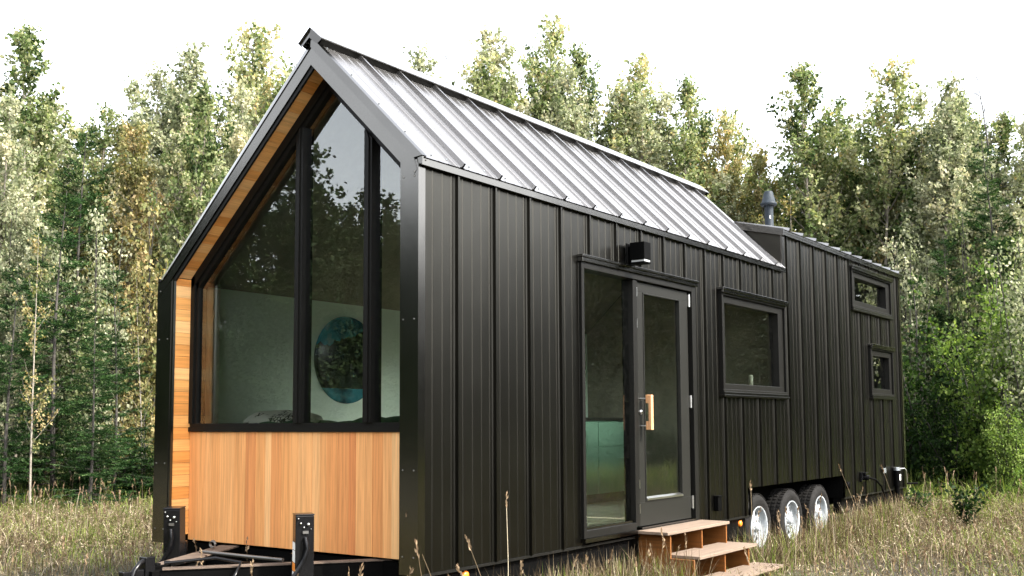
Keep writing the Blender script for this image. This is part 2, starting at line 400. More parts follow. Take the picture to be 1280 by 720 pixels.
screws(mb, [(x, -0.004, z) for z in (0.05, 0.534, 1.463) for x in (-2.575, -2.475)], 'y')
hp(mb, 'corner_trim', [M['trim'], M['screw']])
mb = MB(); mb.box(0.0, 0.014, YE - 0.07, YE, -0.10, 2.86); mb.box(-0.07, 0.0, YE - 0.006, YE + 0.012, -0.10, 2.86); hp(mb, 'corner_trim', M['trim'])
mb = MB(); mb.box(0.0, 0.02, YM - 0.005, YM + 0.055, 2.50, 2.845); hp(mb, 'corner_trim', M['trim'])

# --- rake trims: fascia plus proud roof-edge cap
def lerp(a, b, t): return (a[0] + (b[0] - a[0]) * t, a[1] + (b[1] - a[1]) * t)
RA_I, RE_I = (APX, 3.265), (-0.141, 2.463)
RA_O, RE_O = (APX, 3.462), (0.045, 2.482)
LA_I, LE_I = (APX, 3.265), (-2.439, 1.917)
LA_O, LE_O = (-0.959, 3.462), (-2.62, 1.905)
def rake(inner_a, inner_e, outer_a, outer_e, tail, lean):
    mb = MB(); f = 0.62
    ma = lerp(inner_a, outer_a, f); me_ = lerp(inner_e, outer_e, f)
    P = lambda q, y: (q[0], y, q[1])
    # fascia board (lower), cap (upper, 7 mm proud), both about 2.5 cm thick
    mb.prism([P(inner_a, -0.006), P(inner_e, -0.006)] + [P(t, -0.006) for t in tail] + [P(me_, -0.006), P(ma, -0.006)], (0, 0.028, 0))
    mb.prism([P(ma, -0.013), P(me_, -0.013), P(outer_e, -0.013 + lean), P(outer_a, -0.013 + lean)], (0, 0.045, 0))
    # hem line along the bottom edge of the cap
    return mb
mb = rake(RA_I, RE_I, RA_O, RE_O, [(-0.03, 2.36), (0.0, 2.40)], 0.004)
screws(mb, [(-0.02, -0.006, 2.385), (-0.09, -0.013, 3.5 - 0.9)][:1], 'y')
hp(mb, 'rake_trim', [M['trim'], M['screw']])
mb = rake(LA_I, LE_I, LA_O, LE_O, [(-2.595, 1.79)], 0.026)
screws(mb, [(-2.57, -0.006, 1.83)], 'y')
hp(mb, 'rake_trim', [M['trim'], M['screw']])

# --- soffit boards, side lining, black edge strip
def board_run(p0, p1, normal_in, y0, y1, w, mat, name):
    """boards stacked from p0 to p1 in the XZ plane, spanning y0..y1"""
    mb = MB(); a = Vector((p0[0], 0, p0[1])); b = Vector((p1[0], 0, p1[1])); L = (b - a).length; d = (b - a) / L
    n = Vector((normal_in[0], 0, normal_in[1])) * 0.012; s = 0.0
    while s < L - 0.005:
        e = min(L, s + w); q0 = a + d * (s + 0.0012); q1 = a + d * (e - 0.0012)
        mb.prism([q0 + Vector((0, y0, 0)), q1 + Vector((0, y0, 0)), q1 + n + Vector((0, y0, 0)), q0 + n + Vector((0, y0, 0))], (0, y1 - y0, 0), random.random())
        s = e
    return hp(mb, name, mat)
board_run((-2.428, 0.0), (-2.428, 1.925), (-1, 0), 0.022, 0.30, 0.089, M['cedar_y'], 'side_lining')
board_run((-0.155, -0.03), (-0.155, 2.45), (1, 0), 0.024, 0.30, 0.089, M['cedar_y'], 'side_lining')
board_run((-2.43, 1.928), (APX, 3.268), (-0.67, 0.74), 0.022, 0.30, 0.089, M['cedar_y'], 'soffit')
board_run((APX, 3.268), (-0.145, 2.466), (0.7, 0.71), 0.024, 0.30, 0.089, M['cedar_y'], 'soffit')
mb = MB()   # black edging bead just inside the fascia
def bead(a, b, off, mb):
    A = Vector((a[0], 0, a[1])); B = Vector((b[0], 0, b[1])); o = Vector((off[0], 0, off[1]))
    mb.prism([A + Vector((0, 0.004, 0)), B + Vector((0, 0.004, 0)), B + o + Vector((0, 0.004, 0)), A + o + Vector((0, 0.004, 0))], (0, 0.018, 0))
bead((APX, 3.262), (-2.432, 1.919), (0.018, -0.0199), mb)
hp(mb, 'edge_bead', M['frame'])

# --- cedar panel under the window
mb = MB(); x = -2.425; YP = 0.178
while x < -0.16:
    w = random.choice((0.062, 0.078, 0.090, 0.090, 0.105)); e = min(x + w, -0.157)
    mb.box(x + 0.0008, e - 0.0008, YP + random.uniform(-0.0015, 0.0015), YP + 0.02, -0.038, 0.765, min(1, max(0, random.gauss(0.55, 0.18))))
    x = e
hp(mb, 'cedar_panel', M['cedar_z'])

# --- front window
mb = MB(); F0, F1 = 0.162, 0.262
mb.box(-2.43, -0.157, F0, F1, 0.767, 0.800); mb.box(-2.43, -0.157, F0 + 0.014, F1, 0.800, 0.828)
mb.box(-2.428, -2.385, F0, F1, 0.828, 1.95); mb.box(-2.385, -2.358, F0 + 0.016, F1, 0.828, 1.93)
mb.box(-0.20, -0.157, F0, F1, 0.828, 2.42)
def rafter(a, e, w0, w1, y0, y1):
    A = Vector((a[0], 0, a[1])); E = Vector((e[0], 0, e[1])); d = (E - A).normalized()
    n = Vector((-d.z, 0, d.x)); n = n if n.z < 0 else -n
    vert = Vector((0, 0, 1)); k = 1.0 / abs(n.z)
    q = [A - vert * w0 * k, E - vert * w0 * k, E - vert * w1 * k, A - vert * w1 * k]
    mb.prism([p + Vector((0, y0, 0)) for p in q], (0, y1 - y0, 0))
rafter((APX, 3.268), (-2.43, 1.928), 0.0, 0.062, F0, F1); rafter((APX, 3.268), (-2.43, 1.928), 0.062, 0.098, F0 + 0.016, F1)
rafter((APX, 3.268), (-0.145, 2.466), 0.0, 0.062, F0, F1); rafter((APX, 3.268), (-0.145, 2.466), 0.062, 0.098, F0 + 0.016, F1)
fw_ = hp(mb, 'front_window', M['frame'])
def ztop(x): return 3.268 - (0.911 * (APX - x) if x < APX else 0.985 * (x - APX)) - 0.132
for xa, xb in ((-1.278, -1.206), (-0.612, -0.540)):
    mb = MB(); mb.prism([(xa, 0.158, 0.828), (xb, 0.158, 0.828), (xb, 0.158, ztop(xb)), (xa, 0.158, ztop(xa))], (0, 0.104, 0))
    mb.prism([(xa + 0.022, 0.148, 0.828), (xb - 0.022, 0.148, 0.828), (xb - 0.022, 0.148, ztop(xb)), (xa + 0.022, 0.148, ztop(xa))], (0, 0.0095, 0))
    hp(mb, 'mullion', M['frame'], fw_, bevel=0.002)
YG = 0.200
for poly in ([(-2.37, 0.82), (-1.25, 0.82), (-1.25, ztop(-1.25) + 0.02), (-2.37, ztop(-2.37) + 0.02)],
             [(-1.23, 0.82), (-0.585, 0.82), (-0.585, ztop(-0.585) + 0.02), (APX, ztop(APX) + 0.02), (-1.23, ztop(-1.23) + 0.02)],
             [(-0.565, 0.82), (-0.19, 0.82), (-0.19, ztop(-0.19) + 0.02), (-0.565, ztop(-0.565) + 0.02)]):
    mb = MB(); mb.add([(x, YG, z) for x, z in poly], [tuple(range(len(poly)))]); hp(mb, 'pane', M['glass'], fw_)

# --- interior shell
mb = MB()
for ya, yb, za, zb_ in ((0.30, 2.66, -0.06, 1.885), (5.56, 5.9, -0.06, 1.885), (2.66, 5.56, -0.06, 0.05), (2.66, 5.56, 1.76, 1.885)):
    mb.add([(-2.425, ya, za), (-2.425, yb, za), (-2.425, yb, zb_), (-2.425, ya, zb_)], [(0, 1, 2, 3)])
hp(mb, 'interior_wall', M['green_wall'])
mb = MB(); mb.add([(-2.425, 5.9, -0.06), (-0.425, 5.9, -0.06), (-0.425, 5.9, 0.195), (-0.12, 5.9, 0.195), (-0.12, 5.9, 2.4), (APX, 5.9, 3.2), (-2.425, 5.9, 1.885)], [(0, 1, 2, 3, 4, 5, 6)])
hp(mb, 'partition', M['dark_int'])
mb = MB()
sheet_wall(mb, [(0.31, 0), (5.9, 0)], lambda y: (0.19 if y > 4.93 else -0.06, 2.42), HOLES, lambda y, o, z: (-0.125, y, z))
hp(mb, 'interior_wall', M['green_wall'])
mb = MB(); mb.box(-2.424, -2.39, 0.265, 0.41, 0.80, 1.87); hp(mb, 'window_casing', M['cream'])
mb = MB()
for xa, ya, yb in ((-0.1, 0.30, 4.92), (-0.425, 4.92, 7.80), (-0.1, 7.80, 10.3)): mb.add([(-2.43, ya, -0.06), (xa, ya, -0.06), (xa, yb, -0.06), (-2.43, yb, -0.06)], [(0, 1, 2, 3)])
hp(mb, 'interior_floor', M['floor_int'])
mb = MB()
mb.add([(-2.43, 0.31, 1.882), (APX, 0.31, 3.22), (APX, 5.9, 3.22), (-2.43, 5.9, 1.882)], [(0, 1, 2, 3)])
mb.add([(APX, 0.31, 3.22), (-0.12, 0.31, 2.40), (-0.12, 5.9, 2.40), (APX, 5.9, 3.22)], [(0, 1, 2, 3)])
mb.add([(-2.5, 6.1, 2.80), (-0.06, 6.1, 2.80), (-0.06, 10.35, 2.80), (-2.5, 10.35, 2.80)], [(0, 1, 2, 3)])
mb.add([(-2.5, 6.1, -0.06), (-2.5, 10.35, -0.06), (-2.5, 10.35, 2.80), (-2.5, 6.1, 2.80)], [(0, 1, 2, 3)])
mb.add([(-2.5, 10.35, -0.06), (-0.06, 10.35, -0.06), (-0.06, 10.35, 2.80), (-2.5, 10.35, 2.80)], [(0, 1, 2, 3)])
mb.add([(-2.5, 6.1, 0.195), (-0.06, 6.1, 0.195), (-0.06, 6.1, 2.80), (-2.5, 6.1, 2.80)], [(0, 1, 2, 3)])
hp(mb, 'interior_ceiling', M['dark_int'])

# --- main roof (two standing seam slopes)
def slope(mb, ridge, eave, y0, y1, sgn, lift=0.0, seam_h=0.038, ss=None, capmat=1):
    """sheet from ridge (x,z) to eave (x,z) with seams; profile runs along Y"""
    A = Vector((ridge[0], 0, ridge[1])); E = Vector((eave[0], 0, eave[1])); d = (E - A).normalized()
    n = Vector((-d.z, 0, d.x)); n = n if n.z > 0 else -n
    pr = profile(y0, y1, ss or [s for s in seams if y0 + 0.05 < s < y1 - 0.05], seam_h, 0.003)
    for (a, oa), (b, ob) in zip(pr[:-1], pr[1:]):
        q = [A + n * (oa + lift), A + n * (ob + lift), E + n * (ob + lift), E + n * (oa + lift)]
        for p, y in zip(q, (a, b, b, a)): p.y = y
        mb.add(q, [(0, 1, 2, 3)])
        if oa > 0.02 or ob > 0.02:      # folded dark end of each seam
            mb.add([E + n * (oa + lift) + Vector((0, a, 0)), E + n * (ob + lift) + Vector((0, b, 0)), E + n * lift + Vector((0, b, 0)), E + n * lift + Vector((0, a, 0))], [(0, 1, 2, 3)], mi=capmat)
    # underside
    q = [A - n * 0.03, A - n * 0.03, E - n * 0.03, E - n * 0.03]
    for p, y in zip(q, (y0, y1, y1, y0)): p.y = y
    mb.add(q, [(3, 2, 1, 0)])
    return n, d
RSS = [s for s in seams if s < YM - 0.1]
mb = MB(); nr, dr = slope(mb, (APX, 3.462), (0.052, 2.470), 0.02, YM + 0.015, 1, ss=RSS)
# screws along the eave and rake
A = Vector((APX, 0, 3.462)); E = Vector((0.052, 0, 2.470)); L = (E - A).length
def roof_screw(s, y):
    p = A + dr * s + nr * 0.001; p.y = y
    k = 6; r = 0.006; u = Vector((0, 1, 0)); w = dr
    vs = [p + (u * math.cos(2 * math.pi * i / k) + w * math.sin(2 * math.pi * i / k)) * r for i in range(k)]
    mb.prism(vs, nr * 0.006, mi=2)
for y0, y1 in zip([0.0] + RSS, RSS + [YM]):
    for q in (0.3, 0.7): roof_screw(L - 0.055, y0 + (y1 - y0) * q)
for s in (0.12, 0.45, 0.8, 1.12): roof_screw(s, 0.06)
roof = hp(mb, 'roof', [M['roof'], M['black'], M['grey_metal']])
mb = MB(); nl, dl = slope(mb, (APX, 3.462), (-2.63, 1.895), 0.02, YM + 0.015, -1, ss=RSS); hp(mb, 'roof', [M['roof'], M['black']])
# rear closing gable of the main roof, above the rear box roof
mb = MB(); mb.prism([(APX, YM - 0.01, 3.43), (0.03, YM - 0.01, 2.45), (-2.58, YM - 0.01, 1.92)], (0, 0.02, 0)); hp(mb, 'gable_end', M['siding'])
# ridge cap: folded sheet standing on the seams, dark closure strip below it
mb = MB(); capw = 0.105
for (n, d) in ((nr, dr), (nl, dl)):
    a = Vector((APX, 0, 3.462 + 0.062)); e0 = Vector((APX, 0, 3.462)) + d * capw + n * 0.054; e1 = e0 - n * 0.007
    th = n * -0.0025
    q = [a.copy(), a.copy(), e0.copy(), e0.copy()]
    for p, y in zip(q, (-0.024, YM + 0.05, YM + 0.05, -0.024)): p.y = y
    mb.add(q, [(0, 1, 2, 3)])
    q = [e0.copy(), e0.copy(), e1.copy(), e1.copy()]
    for p, y in zip(q, (-0.024, YM + 0.05, YM + 0.05, -0.024)): p.y = y
    mb.add(q, [(0, 1, 2, 3)])
for y in (-0.024, YM + 0.05):
    pts = []
    for (n, d) in ((nl, dl), (nr, dr)):
        pts.append(Vector((APX, 0, 3.462)) + d * capw + n * 0.054)
    low = [p - nn * 0.052 for p, nn in zip(pts, (nl, nr))]
    sg = 1 if y < 0 else -1
    for k in (0, 1):
        q = [pts[k].copy(), Vector((APX, 0, 3.524)), Vector((APX, 0, 3.450)), low[k].copy()]
        for p, dy in zip(q, (0.014, 0.014, -0.002, -0.002)): p.y = y + sg * dy
        mb.add(q, [(0, 1, 2, 3)], mi=2)
for s in RSS + [0.05]:
    for dy in (-0.06, 0.02):
        p = Vector((APX, 0, 3.462)) + dr * 0.12 + nr * 0.057; p.y = s + dy
        vs = [p + (Vector((0, 1, 0)) * math.cos(i * math.pi / 3) + dr * math.sin(i * math.pi / 3)) * 0.006 for i in range(6)]
        mb.prism(vs, nr * 0.005, mi=1)
hp(mb, 'ridge_cap', [M['roof'], M['grey_metal'], M['trim']], roof)
mb = MB()
for (n, d) in ((nr, dr), (nl, dl)):
    s = Vector((APX, 0, 3.462)) + d * (capw - 0.006)
    q = [s + n * 0.002, s + n * 0.002, s + n * 0.052, s + n * 0.052]
    for p, y in zip(q, (0.0, YM, YM, 0.0)): p.y = y
    mb.add(q, [(0, 1, 2, 3)])
hp(mb, 'closure_strip', M['frame'], roof)
# eave trim
mb = MB(); mb.box(0.0, 0.034, 0.0, YM + 0.02, 2.432, 2.484); mb.box(0.034, 0.040, -0.002, YM + 0.03, 2.424, 2.476)
screws(mb, [(0.040, 0.03, 2.455)], 'x'); hp(mb, 'eave_trim', [M['trim'], M['screw']])
mb = MB(); mb.box(-W - 0.012, -W, 0.0, YM, 1.84, 1.93); hp(mb, 'eave_trim', M['trim'])

# --- rear box: front face, roof with seams, trims
def zbox(x): return 2.905 + (-x) * 0.235 if x > -1.3 else 2.905 + (W + x) * 0.235
mb = MB(); mb.prism([(-W, YM + 0.02, 1.6), (-0.002, YM + 0.02, 1.6), (-0.002, YM + 0.02, 2.86), (-1.3, YM + 0.02, zbox(-1.3) - 0.03), (-W, YM + 0.02, 2.86)], (0, 0.03, 0))
hp(mb, 'box_front', M['siding'])
mb = MB()
bs = [s for s in seams if s > YM + 0.1]
slope(mb, (-1.3, zbox(-1.3)), (0.055, 2.905 - 0.013), YM - 0.02, YE + 0.04, 1, seam_h=0.036, ss=bs, capmat=0)
slope(mb, (-1.3, zbox(-1.3)), (-W - 0.05, 2.905 - 0.012), YM - 0.02, YE + 0.04, -1, seam_h=0.036, ss=bs, capmat=0)
hp(mb, 'box_roof', [M['roof'], M['black']])
mb = MB(); mb.box(0.0, 0.045, YM - 0.03, YE + 0.04, 2.835, 2.892); hp(mb, 'box_eave_trim', M['trim'])
mb = MB()
for a, b in (((0.05, 2.90), (-1.3, zbox(-1.3) + 0.006)), ((-1.3, zbox(-1.3) + 0.006), (-W - 0.05, 2.90))):
    mb.prism([(a[0], YM - 0.045, a[1] - 0.075), (b[0], YM - 0.045, b[1] - 0.075), (b[0], YM - 0.045, b[1]), (a[0], YM - 0.045, a[1])], (0, 0.024, 0))
hp(mb, 'box_edge_trim', M['trim'])

# --- stove flue
FX, FY = -0.5, 6.92; FZ = zbox(FX)
mb = MB(); mb.lathe([(0.11, FZ - 0.04), (0.105, FZ + 0.0), (0.075, FZ + 0.025), (0.056, FZ + 0.05), (0.052, FZ + 0.06), (0.052, 3.40)], (FX, FY, 0), 'z', 28)
flue = hp(mb, 'flue', M['flue'])
mb = MB(); mb.lathe([(0.06, 3.375), (0.094, 3.380), (0.097, 3.40), (0.094, 3.412), (0.082, 3.418), (0.050, 3.545), (0.044, 3.552), (0.0001, 3.556)], (FX, FY, 0), 'z', 28); hp(mb, 'flue_cap', M['flue'], flue)
mb = MB(); mb.add([(FX + 0.0525 * math.cos(a), FY + 0.0525 * math.sin(a), z) for a in (R(-58), R(-46)) for z in (3.215, 3.255)], [(0, 2, 3, 1)]); hp(mb, 'flue_label', M['white'], flue)

# --- side windows
def ring(mb, o, i, x0, x1):
    """four butt-jointed bars between outer (y0,y1,z0,z1) and inner rectangles"""
    mb.box(x0, x1, o[0], o[1], o[2], i[2]); mb.box(x0, x1, o[0], o[1], i[3], o[3])
    mb.box(x0, x1, o[0], i[0], i[2], i[3]); mb.box(x0, x1, i[1], o[1], i[2], i[3])
def side_window(rect, g):
    y0, y1, z0, z1 = rect
    mb = MB(); mid = (y0 + 0.035, y1 - 0.035, z0 + 0.055, z1 - 0.05)
    ring(mb, (y0, y1, z0 + 0.004, z1 - 0.004), mid, -0.02, 0.040)
    ring(mb, mid, g, -0.07, 0.016)
    w = hp(mb, 'window', M['frame'], None, bevel=0.003)
    mb = MB(); mb.box(0.0, 0.068, y0 - 0.025, y1 + 0.025, z1 - 0.002, z1 + 0.022); mb.box(0.0405, 0.062, y0 - 0.015, y1 + 0.015, z1 - 0.03, z1 - 0.003); hp(mb, 'window_head', M['trim'], w, bevel=0.002)
    mb = MB(); mb.box(0.0, 0.058, y0 - 0.02, y1 + 0.02, z0 - 0.018, z0 + 0.003); mb.box(0.0405, 0.050, y0, y1, z0 + 0.004, z0 + 0.03); hp(mb, 'window_sill', M['siding'], w, bevel=0.002)
    mb = MB(); mb.add([(-0.045, g[0] - 0.01, g[2] - 0.01), (-0.045, g[1] + 0.01, g[2] - 0.01), (-0.045, g[1] + 0.01, g[3] + 0.01), (-0.045, g[0] - 0.01, g[3] + 0.01)], [(0, 1, 2, 3)])
    hp(mb, 'pane', M['glass_side'], w)
mb = MB()  # unseen window in the left wall, added to bring daylight into the room
def ringl(mb, o, i, x0, x1):
    mb.box(x0, x1, o[0], o[1], o[2], i[2]); mb.box(x0, x1, o[0], o[1], i[3], o[3]); mb.box(x0, x1, o[0], i[0], i[2], i[3]); mb.box(x0, x1, i[1], o[1], i[2], i[3])
ringl(mb, (2.62, 5.60, 0.01, 1.80), (2.72, 5.50, 0.11, 1.70), -2.64, -2.42); added_window = hp(mb, 'window', M['frame'], None, bevel=0.003)
mb = MB(); mb.add([(-2.56, 2.71, 0.10), (-2.56, 5.51, 0.10), (-2.56, 5.51, 1.71), (-2.56, 2.71, 1.71)], [(0, 1, 2, 3)]); hp(mb, 'pane', M['glass_side'], added_window)
side_window(WBIG, (4.46, 5.81, 1.185, 1.962)); side_window(WREAR, (8.40, 9.73, 2.345, 2.64)); side_window(WSML, (9.06, 9.77, 1.245, 1.675))

# --- door unit: frame with sidelight, door leaf
mb = MB()
mb.box(-0.09, 0.030, 1.862, 1.900, -0.045, 2.045)      # left jamb
mb.box(-0.09, 0.030, 3.735, 3.808, -0.045, 2.045)      # right jamb
mb.box(-0.09, 0.030, 1.900, 3.735, 1.995, 2.045)       # head
mb.box(-0.09, 0.018, 2.672, 2.742, -0.02, 1.995)       # post between sidelight and door
mb.box(-0.09, 0.024, 1.900, 2.672, -0.045, 0.012)      # sidelight bottom rail
dfr = hp(mb, 'door_frame', M['frame'], None, bevel=0.003)
mb = MB(); mb.box(-0.02, 0.058, 1.840, 3.835, 2.078, 2.098); mb.box(0.0, 0.048, 1.85, 3.825, 2.0455, 2.0775)
hp(mb, 'door_head', M['trim'], dfr, bevel=0.002)
mb = MB(); mb.box(-0.09, 0.045, 1.855, 3.80, -0.075, -0.0455); mb.box(-0.05, 0.034, 2.745, 3.73, -0.045, -0.032); hp(mb, 'threshold', M['trim'], dfr)
mb = MB(); mb.add([(-0.03, 1.895, 0.005), (-0.03, 2.68, 0.005), (-0.03, 2.68, 2.0), (-0.03, 1.895, 2.0)], [(0, 1, 2, 3)]); hp(mb, 'pane', M['glass_side'], dfr)
mb = MB(); mb.box(-0.008, 0.0, 1.9005, 2.6715, 0.0125, 0.030); hp(mb, 'glazing_bead', M['trim'], dfr)
mb = MB(); ring(mb, (2.752, 3.700, -0.028, 1.985), (2.868, 3.545, 0.165, 1.905), -0.045, 0.0)
ring(mb, (2.868, 3.545, 0.165, 1.905), (2.880, 3.530, 0.182, 1.893), -0.034, 0.006)
door = hp(mb, 'door', plain('door_paint', (0.011, 0.011, 0.0095), 0.42, 0.0, 0.06, spec=0.15), None, bevel=0.003)
mb = MB(); mb.add([(-0.022, 2.875, 0.175), (-0.022, 3.535, 0.175), (-0.022, 3.535, 1.90), (-0.022, 2.875, 1.90)], [(0, 1, 2, 3)]); hp(mb, 'pane', M['glass_side'], door)
mb = MB(); mb.prism([(-0.034, 2.882, 0.183), (0.012, 2.882, 0.176), (0.012, 2.882, 0.192), (-0.034, 2.882, 0.208)], (0, 0.648, 0)); hp(mb, 'glazing_sill', M['chrome'], door)
mb = MB(); mb.box(0.075, 0.103, 2.800, 2.838, 0.757, 1.045, 0.6); mb.box(0.0485, 0.0748, 2.802, 2.836, 0.975, 1.045, 0.2); mb.box(0.0485, 0.0748, 2.802, 2.836, 0.757, 0.827, 0.3)
handle = hp(mb, 'handle', M['oak'], door, bevel=0.004)
for z in (1.015, 0.79):
    mb = MB(); mb.tube([(0.0, 2.80, z), (0.05, 2.812, z)], 0.006, 10); hp(mb, 'handle_post', M['chrome'], door)
mb = MB(); mb.lathe([(0.018, 0.0), (0.018, 0.014), (0.012, 0.018), (0.0001, 0.019)], (0.002, 2.795, 0.905), 'x', 16); mb.box(0.001, 0.006, 2.754, 2.762, 0.90, 1.06); hp(mb, 'lock', M['chrome'], door)
for z in (1.86, 0.95, 0.06):
    mb = MB(); mb.box(0.0, 0.0135, 3.702, 3.728, z, z + 0.105); mb.tube([(0.012, 3.715, z - 0.004), (0.012, 3.715, z + 0.109)], 0.009, 8); hp(mb, 'hinge', M['chrome'], door)
for z in (1.60, 1.86, 0.28, 0.08):
    mb = MB(); mb.box(0.018, 0.021, 2.732, 2.740, z, z + 0.075); hp(mb, 'strike_plate', M['chrome'], dfr)

# --- wall lamp over the door
mb = MB(); mb.box(0.027, 0.042, 2.545, 2.675, 2.075, 2.275); mb.box(0.042, 0.06, 2.575, 2.645, 2.12, 2.25)
mb.prism([(0.06, 2.555, 2.278), (0.06, 2.665, 2.278), (0.06, 2.665, 2.135), (0.06, 2.555, 2.135)], (0.135, 0, 0))
mb.box(0.06, 0.195, 2.560, 2.660, 2.102, 2.118)
lamp = hp(mb, 'wall_lamp', M['black'], None, bevel=0.004)
mb = MB(); mb.box(0.068, 0.19, 2.566, 2.654, 2.119, 2.134); hp(mb, 'lamp_lens', plain('frosted_lens', (0.45, 0.46, 0.46), 0.2, 0.0, 0.05), lamp)

# --- outlet box, inlet with cable
mb = MB(); mb.box(0.0, 0.045, 4.17, 4.25, 0.0, 0.13); mb.box(0.0, 0.055, 4.165, 4.255, 0.131, 0.14); hp(mb, 'outlet_box', M['black'], None, bevel=0.006)
mb = MB(); mb.box(0.0, 0.03, 8.40, 8.53, 0.06, 0.185); mb.box(0.03, 0.075, 8.42, 8.51, 0.155, 0.182); mb.tube([(0.02, 8.47, 0.12), (0.10, 8.475, 0.11)], 0.036, 14)
inlet = hp(mb, 'power_inlet', M['gloss_black'], None, bevel=0.004)
mb = MB(); mb.tube([(0.09, 8.475, 0.115), (0.15, 8.55, 0.09), (0.17, 8.72, 0.0), (0.16, 8.90, -0.16), (0.17, 9.1, -0.34), (0.22, 9.25, -0.50)], 0.012, 8); hp(mb, 'power_cable', M['black'], inlet)
mb = MB(); mb.box(0.025, 0.029, 9.30, 9.42, 0.135, 0.20); hp(mb, 'data_plate', M['grey_metal'])
mb = MB(); mb.lathe([(0.045, 0.0), (0.045, 0.02), (0.03, 0.03), (0.0001, 0.03)], (0.0, 7.93, 0.045), 'x', 16); hp(mb, 'water_inlet', M['black'])

# --- chassis, belly, wheel well
mb = MB()
mb.box(-0.13, -0.03, 0.24, 4.94, -0.29, -0.10); mb.box(-0.13, -0.03, 7.78, 10.40, -0.29, -0.10); mb.box(-0.32, -0.2, 0.24, 10.40, -0.19, -0.095)
mb.box(-2.57, -2.47, 0.24, 10.40, -0.29, -0.01)
mb.box(-2.47, -0.33, 0.20, 0.30, -0.26, -0.06); mb.box(-2.46, -0.34, 10.30, 10.40, -0.29, -0.10)
mb.box(-2.46, -0.33, 0.31, 10.29, -0.10, -0.075)
mb.box(-0.42, -0.40, 4.95, 7.77, -0.35, 0.19); mb.box(-0.399, -0.002, 4.95, 7.77, 0.172, 0.185); mb.box(-0.399, -0.004, 4.93, 4.948, -0.1, 0.17); mb.box(-0.399, -0.004, 7.772, 7.79, -0.1, 0.17)
mb.box(-0.012, 0.0, 5.0, 5.06, -0.1, 0.16)
for y in (5.29, 6.187, 7.075): mb.tube([(-2.3, y, -0.245), (-0.2, y, -0.245)], 0.045, 12)
chas = hp(mb, 'chassis', M['black'])
# the nail-on bottom flashing
for ya, yb in ((0.03, 4.948), (7.772, 10.42)):
    mb = MB(); mb.box(-0.02, 0.012, ya, yb, -0.112, -0.096); hp(mb, 'skirt_trim', M['frame'])
for y, z in ((4.80, -0.165), (0.50, -0.155)):
    mb = MB(); mb.lathe([(0.032, 0.0), (0.030, 0.014), (0.02, 0.022), (0.0001, 0.024)], (-0.03, y, z), 'x', 16); o = hp(mb, 'marker_light', M['amber'], chas)

# --- wheels
def make_wheel(y):
    w = empty('wheel', (-1.3 + 1.27, 0, 0)); w.parent = house; w.location = (1.3 - 0.13, y - 5.2, -0.243 - GZ)
    mb = MB(); T = 0.108
    mb.lathe([(0.205, -T + 0.02), (0.25, -T), (0.30, -T + 0.008), (0.325, -T + 0.03), (0.333, -0.05), (0.333, 0.05), (0.325, T - 0.03), (0.30, T - 0.008), (0.25, T), (0.205, T - 0.02)], (0, 0, 0), 'x', 48)
    for k in range(48):        # tread blocks on the shoulder
        a = 2 * math.pi * k / 48; c, s_ = math.cos(a), math.sin(a)
        for xx in (-0.075, -0.015, 0.045):
            p = [(xx, 0.331 * c - 0.013 * s_, 0.331 * s_ + 0.013 * c), (xx + 0.036, 0.331 * c - 0.013 * s_, 0.331 * s_ + 0.013 * c), (xx + 0.036, 0.331 * c + 0.013 * s_, 0.331 * s_ - 0.013 * c), (xx, 0.331 * c + 0.013 * s_, 0.331 * s_ - 0.013 * c)]
            mb.prism(p, (0, 0.008 * c, 0.008 * s_))
    t = mb.build('tyre', M['rubber'], w)
    mb = MB()
    mb.lathe([(0.195, -0.09), (0.195, 0.06), (0.204, 0.085), (0.212, 0.096), (0.208, 0.102), (0.196, 0.094), (0.186, 0.07), (0.180, 0.045), (0.168, 0.038), (0.160, 0.035)], (0, 0, 0), 'x', 48)
    # dished disc with eight oval openings: hub disc plus eight spokes, each wider at both ends
    mb.lathe([(0.110, 0.036), (0.100, 0.052), (0.075, 0.058), (0.045, 0.052), (0.043, 0.07), (0.038, 0.092), (0.020, 0.098), (0.0001, 0.098)], (0, 0, 0), 'x', 40)
    for k in range(8):
        a = 2 * math.pi * k / 8
        def pt(r, da, x): return (x, r * math.cos(a + da), r * math.sin(a + da))
        prof = [(0.104, 0.36, 0.044), (0.122, 0.19, 0.045), (0.140, 0.15, 0.043), (0.156, 0.21, 0.039), (0.172, 0.37, 0.039)]
        for (r0, w0, x0), (r1, w1, x1) in zip(prof[:-1], prof[1:]):
            q = [pt(r0, -w0, x0), pt(r0, w0, x0), pt(r1, w1, x1), pt(r1, -w1, x1)]
            mb.prism(q, (-0.012, 0, 0))
    for k in range(6):
        a = 2 * math.pi * k / 6 + 0.2
        mb.lathe([(0.011, 0.05), (0.011, 0.074), (0.006, 0.08), (0.0001, 0.08)], (0, 0.072 * math.cos(a), 0.072 * math.sin(a)), 'x', 6, mi=1, smooth=False)
    mb.build('rim', [M['white_steel'], M['chrome']], w)
    mb = MB(); mb.lathe([(0.19, -0.03), (0.0001, -0.03)], (0, 0, 0), 'x', 24); mb.build('brake_drum', M['black'], w)
    return w
w0 = make_wheel(5.29)
for k, y in enumerate((6.187, 7.075)):
    w = w0.copy(); COL.objects.link(w); w.location.y = y - 5.2; w.rotation_euler.x = 0.5 + k
    for ch in list(w0.children):
        c = ch.copy(); COL.objects.link(c); c.parent = w
# wheels on the far side
for y in (5.29, 6.187, 7.075):
    w = w0.copy(); COL.objects.link(w); w.location = (1.3 - 2.47, y - 5.2, -0.243 - GZ); w.rotation_euler.z = math.pi
    for ch in list(w0.children):
        c = ch.copy(); COL.objects.link(c); c.parent = w

